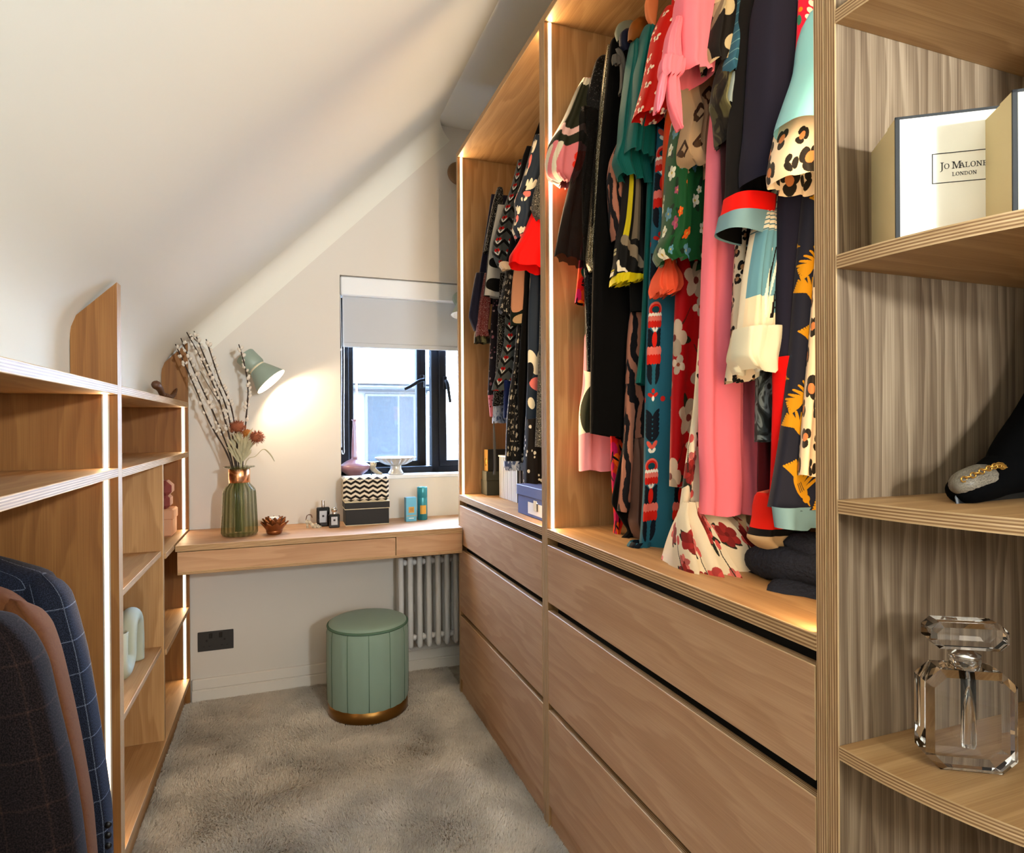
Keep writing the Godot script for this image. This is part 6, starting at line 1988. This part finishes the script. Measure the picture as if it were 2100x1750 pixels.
	tube(g, "sleeve", 2.055, [[2.155, .891, .928, .025], [2.072, .882, .921, .025], [2.008, .866, .910, .025], [1.971, .854, .900, .025], [1.954, .858, .888, .025]], M.teal_stripe, 2, 0.004, .000, 0, 1)
	tube(g, "cuff", 2.060, [[1.955, .866, .891, .016], [1.914, .857, .886, .016], [1.891, .853, .880, .016]], M.pale_blue, 2, 0.003, .000, 0, 0)
	g = thing("leopard_blouse", "white blouse with small black leopard spots, beside the pink dress", "blouse", "clothes hanging in the wide wardrobe bay")
	tube(g, "body", 2.045, [[1.816, .898, 1.098, .026], [1.632, .891, 1.091, .026], [1.550, .886, 1.086, .026], [1.417, .879, 1.079, .026], [1.356, .869, 1.069, .026], [1.320, .864, 1.064, .026]], M.small_leopard, 4, 0.01, .020, 0, 1)
	g = thing("dark_cardigan", "black cardigan with a red and pale blue buttoned cuff", "cardigan", "clothes hanging in the wide wardrobe bay")
	tube(g, "sleeve", 2.085, [[2.133, .884, .930, .035], [2.032, .875, .929, .035], [1.931, .862, .929, .035], [1.831, .850, .928, .035], [1.762, .845, .935, .035], [1.713, .844, .940, .035], [1.684, .841, .942, .035]], M.charcoal_knit, 5, 0.005, .000, 0, 1)
	tube(g, "cuff", 2.095, [[1.687, .832, .930, .042], [1.664, .827, .928, .042], [1.649, .822, .925, .042]], M.cuff_red, 0, 0.0, -.014, 0, 0)
	g.get_child(-1).set_meta("label", "red cuff band")
	tube(g, "cuff", 2.095, [[1.651, .820, .922, .043], [1.629, .814, .917, .043], [1.615, .810, .912, .043]], M.cuff_blue, 0, 0.0, -.014, 0, 0)
	g.get_child(-1).set_meta("label", "pale blue cuff edge")
	tube(g, "cuff_lining", 2.095, [[1.660, .835, .920, .036], [1.634, .822, .916, .040], [1.618, .816, .911, .041]], M.black_wool, 0, 0.0, -.014, 0, 0)
	for k in 2:
		var bt := build(ball(.006, .004), "button", M.black_plastic, g)
		bt.position = Vector3(.892, 1.642 - .028 * k, 2.122)
	g = thing("maroon_skirt", "maroon velvet skirt under the marbled grey hem", "skirt", "clothes hanging in the wide wardrobe bay")
	tube(g, "body", 2.050, [[1.409, .936, 1.026, .020], [1.203, .940, 1.030, .020], [1.081, .940, 1.030, .020]], M.maroon, 3, 0.006, .000, 0, 1)
	g = thing("marble_top", "grey marbled silk top hem between the cream blouse and red dress", "top", "clothes hanging in the wide wardrobe bay")
	tube(g, "body", 2.085, [[1.403, .910, .978, .018], [1.303, .910, .980, .018], [1.198, .910, .979, .018]], M.marble, 2, 0.005, .000, 0, 1)
	g = thing("colourblock_skirt", "red, black and beige colour block skirt folded on the shelf", "skirt", "clothes hanging in the wide wardrobe bay")
	tube(g, "body", 2.100, [[1.096, .894, .959, .035], [1.047, .890, .974, .035], [1.023, .882, 1.000, .035], [1.004, .875, 1.019, .035], [.983, .901, 1.032, .035], [.967, .948, 1.036, .035]], M.colour_block, 2, 0.005, .000, 1, 1)
	g = thing("striped_blouse", "cream and pale blue striped blouse with a sheer frilled hem", "blouse", "clothes hanging in the wide wardrobe bay")
	tube(g, "body", 2.115, [[1.732, .927, 1.002, .030], [1.671, .907, 1.002, .030], [1.602, .889, 1.001, .030], [1.533, .877, 1.001, .030], [1.455, .869, 1.000, .030], [1.397, .864, 1.000, .030]], M.scarf_print, 4, 0.01, .000, 1, 1)
	tube(g, "sleeve", 2.120, [[1.658, .885, .919, .028], [1.588, .867, .909, .028], [1.521, .855, .899, .028], [1.453, .848, .891, .028], [1.405, .843, .879, .028]], M.scarf_sleeve, 3, 0.007, .000, 1, 1)
	tube(g, "frill", 2.120, [[1.422, .838, .935, .045], [1.391, .833, .932, .045], [1.362, .829, .932, .045], [1.337, .847, .929, .045]], M.sheer_cream, 8, 0.01, -.012, 0, 0)
	g = thing("navy_coat", "dark navy coat with a wide smooth sleeve", "coat", "clothes hanging in the wide wardrobe bay")
	tube(g, "sleeve", 2.145, [[2.089, .870, .962, .050], [1.993, .860, .961, .050], [1.879, .850, .956, .050], [1.803, .844, .945, .050], [1.737, .837, .923, .050], [1.698, .838, .910, .050]], M.navy_wool, 1, 0.004, .004, 0, 1)
	g = thing("colour_hem_dress", "navy dress with a scarlet lower panel beside the bird print", "dress", "clothes hanging in the wide wardrobe bay")
	tube(g, "body", 2.165, [[1.864, .928, 1.148, .030], [1.767, .911, 1.131, .030], [1.699, .902, 1.122, .030], [1.579, .895, 1.115, .030], [1.466, .890, 1.110, .030], [1.362, .887, 1.107, .030]], M.navy_wool, 4, 0.01, .000, 0, 1)
	tube(g, "lower_panel", 2.165, [[1.362, .887, .937, .030], [1.252, .886, .936, .030], [1.113, .884, .935, .030], [1.094, .883, .935, .030]], M.scarlet, 3, 0.008, .000, 0, 0)
	g.get_child(-1).set_meta("label", "scarlet lower panel")
	g = thing("bird_dress", "navy dress printed with mustard birds, with a pale blue hem band", "dress", "clothes hanging in the wide wardrobe bay")
	tube(g, "body", 2.195, [[1.758, .933, 1.233, .030], [1.683, .923, 1.223, .030], [1.590, .912, 1.212, .030], [1.516, .904, 1.204, .030], [1.406, .894, 1.194, .030], [1.297, .883, 1.183, .030], [1.206, .871, 1.171, .030], [1.117, .854, 1.154, .030], [1.077, .846, 1.146, .030]], M.bird_print, 3, 0.008, .000, 0, 1)
	tube(g, "hem_band", 2.197, [[1.081, .844, 1.144, .034], [1.041, .843, 1.143, .034]], M.cuff_blue, 3, 0.008, .000, 0, 0)
	g.get_child(-1).set_meta("label", "pale blue hem band")
	g = thing("tropical_shirt", "bright pink shirt with white leaf sprays beside the wardrobe post", "shirt", "clothes hanging in the wide wardrobe bay")
	tube(g, "body", 2.215, [[2.047, .894, 1.194, .022], [1.939, .888, 1.188, .022], [1.840, .881, 1.181, .022]], M.tropical, 3, 0.008, .000, 0, 1)
	g = thing("leopard_dress", "cream dress with large peach and black leopard spots beside the post", "dress", "clothes hanging in the wide wardrobe bay")
	tube(g, "sleeve", 2.245, [[1.810, .849, .916, .045], [1.760, .830, .914, .045], [1.720, .820, .911, .045], [1.681, .813, .909, .045], [1.663, .817, .906, .045]], M.big_leopard, 2, 0.005, -.012, 0, 1)
	tube(g, "body", 2.235, [[1.684, .910, 1.210, .022], [1.560, .907, 1.207, .022], [1.471, .899, 1.199, .022], [1.383, .890, 1.190, .022], [1.295, .880, 1.180, .022], [1.207, .870, 1.170, .022], [1.142, .863, 1.163, .022]], M.big_leopard, 3, 0.01, .000, 0, 1)
	g = thing("aqua_blouse", "pale aqua satin blouse with a wide sleeve beside the post", "blouse", "clothes hanging in the wide wardrobe bay")
	tube(g, "sleeve", 2.275, [[1.949, .861, .919, .050], [1.862, .850, .916, .050], [1.808, .828, .913, .050], [1.763, .808, .911, .050], [1.746, .801, .908, .050]], M.aqua_satin, 1, 0.004, -.030, 0, 1)
	g = thing("navy_coat", "navy coat whose sleeve hangs nearest the window end", "coat", "clothes hanging in the narrow wardrobe bay")
	tube(g, "body", .520, [[2.248, .856, 1.216, .026], [2.157, .842, 1.202, .026], [1.962, .810, 1.170, .026], [1.769, .777, 1.137, .026]], M.navy_wool, 2, 0.006, .000, 0, 1)
	tube(g, "sleeve", .530, [[1.894, .780, .844, .030], [1.766, .757, .832, .030], [1.703, .750, .827, .030], [1.645, .774, .822, .030]], M.navy_wool, 2, 0.005, .000, 0, 1)
	tube(g, "cuff", .525, [[1.650, .779, .844, .026], [1.620, .773, .844, .026], [1.591, .772, .846, .026]], M.murky_print, 2, 0.004, .000, 0, 0)
	g = thing("berry_blouse", "dark blouse with berry red and white print on its cuff", "blouse", "clothes hanging in the narrow wardrobe bay")
	tube(g, "sleeve", .560, [[1.889, .810, .845, .024], [1.762, .785, .835, .024], [1.657, .773, .822, .024], [1.615, .769, .830, .024]], M.berry_print, 3, 0.005, .000, 0, 1)
	g = thing("plum_dress", "dark plum dress with a pink sprigged hem band", "dress", "clothes hanging in the narrow wardrobe bay")
	tube(g, "body", .600, [[1.883, .845, 1.145, .022], [1.695, .826, 1.126, .022], [1.591, .821, 1.121, .022], [1.360, .809, 1.109, .022]], M.plum_print, 3, 0.008, .000, 0, 1)
	tube(g, "hem_band", .602, [[1.362, .808, 1.108, .024], [1.269, .814, 1.114, .024]], M.pink_sprig, 3, 0.008, .000, 0, 0)
	g.get_child(-1).set_meta("label", "pink sprigged band")
	g = thing("pale_skirt", "pale grey skirt hem with blue patch below the pink band", "skirt", "clothes hanging in the narrow wardrobe bay")
	tube(g, "body", .625, [[1.342, .824, .907, .020], [1.244, .821, .907, .020]], M.pale_patch, 2, 0.006, .000, 0, 1)
	g = thing("mono_blouse", "black blouse with small white brushstroke print", "blouse", "clothes hanging in the narrow wardrobe bay")
	tube(g, "sleeve", .630, [[2.235, .846, .868, .022], [2.161, .824, .867, .022], [2.056, .802, .858, .022], [1.957, .784, .840, .022]], M.brush_print, 2, 0.004, .000, 0, 1)
	g = thing("spot_dress", "white dress with very large black dots and a dotted border", "dress", "clothes hanging in the narrow wardrobe bay")
	tube(g, "body", .655, [[2.154, .837, 1.137, .020], [1.988, .800, 1.100, .020], [1.865, .786, 1.086, .020], [1.768, .773, 1.073, .020]], M.big_dots, 2, 0.005, .000, 1, 1)
	g = thing("brush_dress", "black dress with white brush marks above a cream edged hem", "dress", "clothes hanging in the narrow wardrobe bay")
	tube(g, "body", .690, [[1.861, .836, 1.136, .020], [1.660, .826, 1.126, .020], [1.460, .816, 1.116, .020], [1.315, .800, 1.100, .020]], M.brush_print, 3, 0.006, .000, 0, 1)
	g = thing("cherry_dress", "grey chevron dress with red cherries, long sleeve and flared hem", "dress", "clothes hanging in the narrow wardrobe bay")
	tube(g, "sleeve", .740, [[2.315, .899, .931, .024], [2.208, .871, .918, .024], [2.105, .833, .896, .024], [2.003, .799, .882, .024], [1.934, .786, .861, .024], [1.871, .814, .848, .024]], M.cherry, 2, 0.004, .000, 0, 1)
	tube(g, "body", .730, [[1.893, .856, 1.156, .024], [1.694, .844, 1.144, .024], [1.575, .837, 1.137, .024], [1.476, .811, 1.111, .024], [1.377, .779, 1.079, .024]], M.cherry, 3, 0.008, -.020, 0, 1)
	g = thing("blue_skirt", "royal blue skirt edge peeking out below the cherry dress", "skirt", "clothes hanging in the narrow wardrobe bay")
	tube(g, "body", .745, [[1.416, .830, .906, .016], [1.263, .827, .897, .016]], M.royal_blue, 2, 0.004, .000, 0, 1)
	g = thing("midnight_dress", "midnight blue velvet dress with cream piped cuffs", "dress", "clothes hanging in the narrow wardrobe bay")
	tube(g, "body", .800, [[2.347, .912, 1.232, .026], [2.286, .891, 1.211, .026], [2.108, .863, 1.183, .026], [1.951, .837, 1.157, .026], [1.863, .814, 1.134, .026]], M.midnight, 2, 0.005, .000, 0, 1)
	tube(g, "cuff", .810, [[1.872, .794, .823, .020], [1.856, .790, .868, .020], [1.842, .802, .859, .020]], M.cream_silk, 4, 0.004, .000, 0, 0)
	g.get_child(-1).set_meta("label", "cream piped cuff")
	g = thing("snake_dress", "long snakeskin print dress with a tied pale blue hem", "dress", "clothes hanging in the narrow wardrobe bay")
	tube(g, "sleeve", .800, [[1.842, .822, .859, .024], [1.757, .805, .854, .024], [1.694, .789, .846, .024], [1.676, .801, .837, .024]], M.snake, 3, 0.006, .000, 0, 1)
	tube(g, "body", .830, [[1.832, .876, 1.176, .026], [1.630, .855, 1.155, .026], [1.486, .841, 1.141, .026], [1.372, .822, 1.122, .026], [1.258, .809, 1.109, .026], [1.087, .802, 1.102, .026]], M.snake, 4, 0.01, .000, 0, 1)
	tube(g, "hem_tie", .835, [[1.095, .798, .890, .026], [1.076, .798, .890, .026], [1.059, .808, .886, .026]], M.pale_patch, 5, 0.006, .000, 0, 0)
	g.get_child(-1).set_meta("label", "pale blue tied hem")
	g = thing("circle_blouse", "dark green blouse with large peach circles beside the snakeskin sleeve", "blouse", "clothes hanging in the narrow wardrobe bay")
	tube(g, "body", .850, [[1.939, .853, 1.113, .022], [1.795, .832, 1.092, .022], [1.672, .823, 1.083, .022], [1.623, .823, 1.083, .022]], M.peach_circles, 2, 0.005, .000, 1, 1)
	g = thing("black_gown", "plain black velvet gown behind the petal print", "gown", "clothes hanging in the narrow wardrobe bay")
	tube(g, "body", .880, [[2.411, .934, 1.234, .024], [2.311, .901, 1.201, .024], [2.083, .879, 1.179, .024], [1.744, .865, 1.165, .024], [1.556, .847, 1.147, .024], [1.369, .834, 1.134, .024], [1.136, .840, 1.140, .024]], M.black_wool, 3, 0.008, .000, 0, 1)
	g = thing("petal_dress", "slate blue dress printed with big white petals and pink shapes", "dress", "clothes hanging in the narrow wardrobe bay")
	tube(g, "sleeve", .980, [[2.308, .876, .927, .030], [2.226, .852, .927, .030], [2.114, .817, .910, .030], [2.057, .794, .890, .030], [2.004, .797, .878, .030], [1.950, .785, .858, .030], [1.916, .800, .842, .030]], M.petals, 2, 0.006, .000, 1, 1)
	tube(g, "body", .950, [[2.097, .887, 1.187, .022], [1.803, .865, 1.165, .022], [1.657, .856, 1.156, .022], [1.438, .851, 1.151, .022], [1.256, .842, 1.142, .022], [1.162, .835, 1.135, .022]], M.petals, 3, 0.008, .000, 0, 1)
	g = thing("scarlet_blouse", "scarlet blouse with a flared sleeve against the wardrobe divider", "blouse", "clothes hanging in the narrow wardrobe bay")
	tube(g, "sleeve", 1.050, [[2.013, .842, .925, .045], [1.931, .807, .925, .045], [1.876, .777, .917, .045], [1.831, .748, .905, .045], [1.801, .744, .901, .045]], M.scarlet, 2, 0.006, -.020, 0, 1)
	g = thing("scribble_blouse", "black blouse with white scribble print against the wardrobe divider", "blouse", "clothes hanging in the narrow wardrobe bay")
	tube(g, "sleeve", 1.090, [[2.111, .844, .908, .030], [2.040, .822, .908, .030], [1.988, .814, .907, .030], [1.947, .832, .903, .030]], M.scribble, 2, 0.005, .000, 0, 1)
	tube(g, "body", 1.100, [[1.946, .850, 1.110, .020], [1.527, .836, 1.096, .020], [1.187, .819, 1.079, .020], [1.156, .817, 1.077, .020]], M.scribble, 3, 0.006, .000, 0, 1)
	g = thing("dotted_skirt", "dark brown skirt with scattered white dots above the blue shoe box", "skirt", "clothes hanging in the narrow wardrobe bay")
	tube(g, "body", .990, [[1.256, .834, .967, .050], [1.113, .827, .966, .050], [1.004, .826, .965, .050]], M.brown_dots, 4, 0.012, .000, 0, 1)
	g = thing("leather_belt", "thin dark grey belt hanging down in front of the olive box", "belt")
	tube(g, "strap", .660, [[1.248, .810, .816, .003], [1.138, .811, .822, .003], [1.057, .813, .823, .003], [1.029, .808, .819, .003]], M.grey_jersey, 0, 0.0, .000, 0, 1)
	g = thing("check_blazer", "navy blazer with pale windowpane check hanging next to the lit strip", "jacket")
	tube(g, "body", 1.390, [[.952, -.795, -.624, .030], [.927, -.779, -.570, .045], [.897, -.771, -.510, .050], [.833, -.767, -.487, .050], [.685, -.764, -.459, .050], [.473, -.765, -.431, .050], [.261, -.767, -.418, .050], [.103, -.768, -.420, .050]], M.windowpane, 2, 0.006, .000, 0, 1)
	tube(g, "sleeve", 1.400, [[.904, -.567, -.519, .020], [.879, -.556, -.489, .040], [.851, -.551, -.471, .050], [.800, -.540, -.458, .055], [.709, -.528, -.439, .055], [.562, -.514, -.418, .052], [.424, -.498, -.402, .050], [.331, -.487, -.392, .048], [.239, -.480, -.390, .046], [.126, -.477, -.390, .045]], M.windowpane, 2, 0.004, .000, 0, 1)
	for k in 3:
		var bt := build(ball(.008, .005), "button", M.black_plastic, g)
		bt.position = Vector3(-.391, .316 - .024 * k, 1.434)
	g = thing("suede_jacket", "tan brown suede jacket hanging between two checked jackets", "jacket")
	tube(g, "body", 1.500, [[.909, -.775, -.593, .030], [.884, -.767, -.551, .045], [.845, -.764, -.517, .045], [.727, -.761, -.492, .045], [.531, -.762, -.467, .045], [.189, -.764, -.452, .045]], M.suede, 2, 0.006, .000, 0, 1)
	tube(g, "sleeve", 1.515, [[.871, -.563, -.525, .020], [.843, -.554, -.493, .040], [.812, -.550, -.475, .050], [.752, -.543, -.458, .052], [.647, -.530, -.437, .050], [.530, -.514, -.418, .050], [.403, -.501, -.401, .048], [.224, -.490, -.389, .046]], M.suede, 2, 0.004, .000, 0, 1)
	g = thing("brown_check_jacket", "dark brown and navy brushed wool jacket with faint check, frontmost", "jacket")
	tube(g, "body", 1.625, [[.912, -.755, -.577, .030], [.889, -.749, -.539, .050], [.844, -.742, -.508, .050], [.728, -.743, -.486, .050], [.506, -.744, -.463, .050], [.283, -.746, -.453, .050]], M.brown_check, 2, 0.006, .000, 0, 1)
	tube(g, "sleeve", 1.650, [[.885, -.567, -.522, .030], [.866, -.560, -.493, .045], [.829, -.557, -.464, .055], [.773, -.553, -.442, .060], [.679, -.546, -.424, .060], [.567, -.540, -.402, .058], [.453, -.529, -.386, .056], [.320, -.522, -.374, .055]], M.brown_check, 2, 0.004, .000, 0, 1)
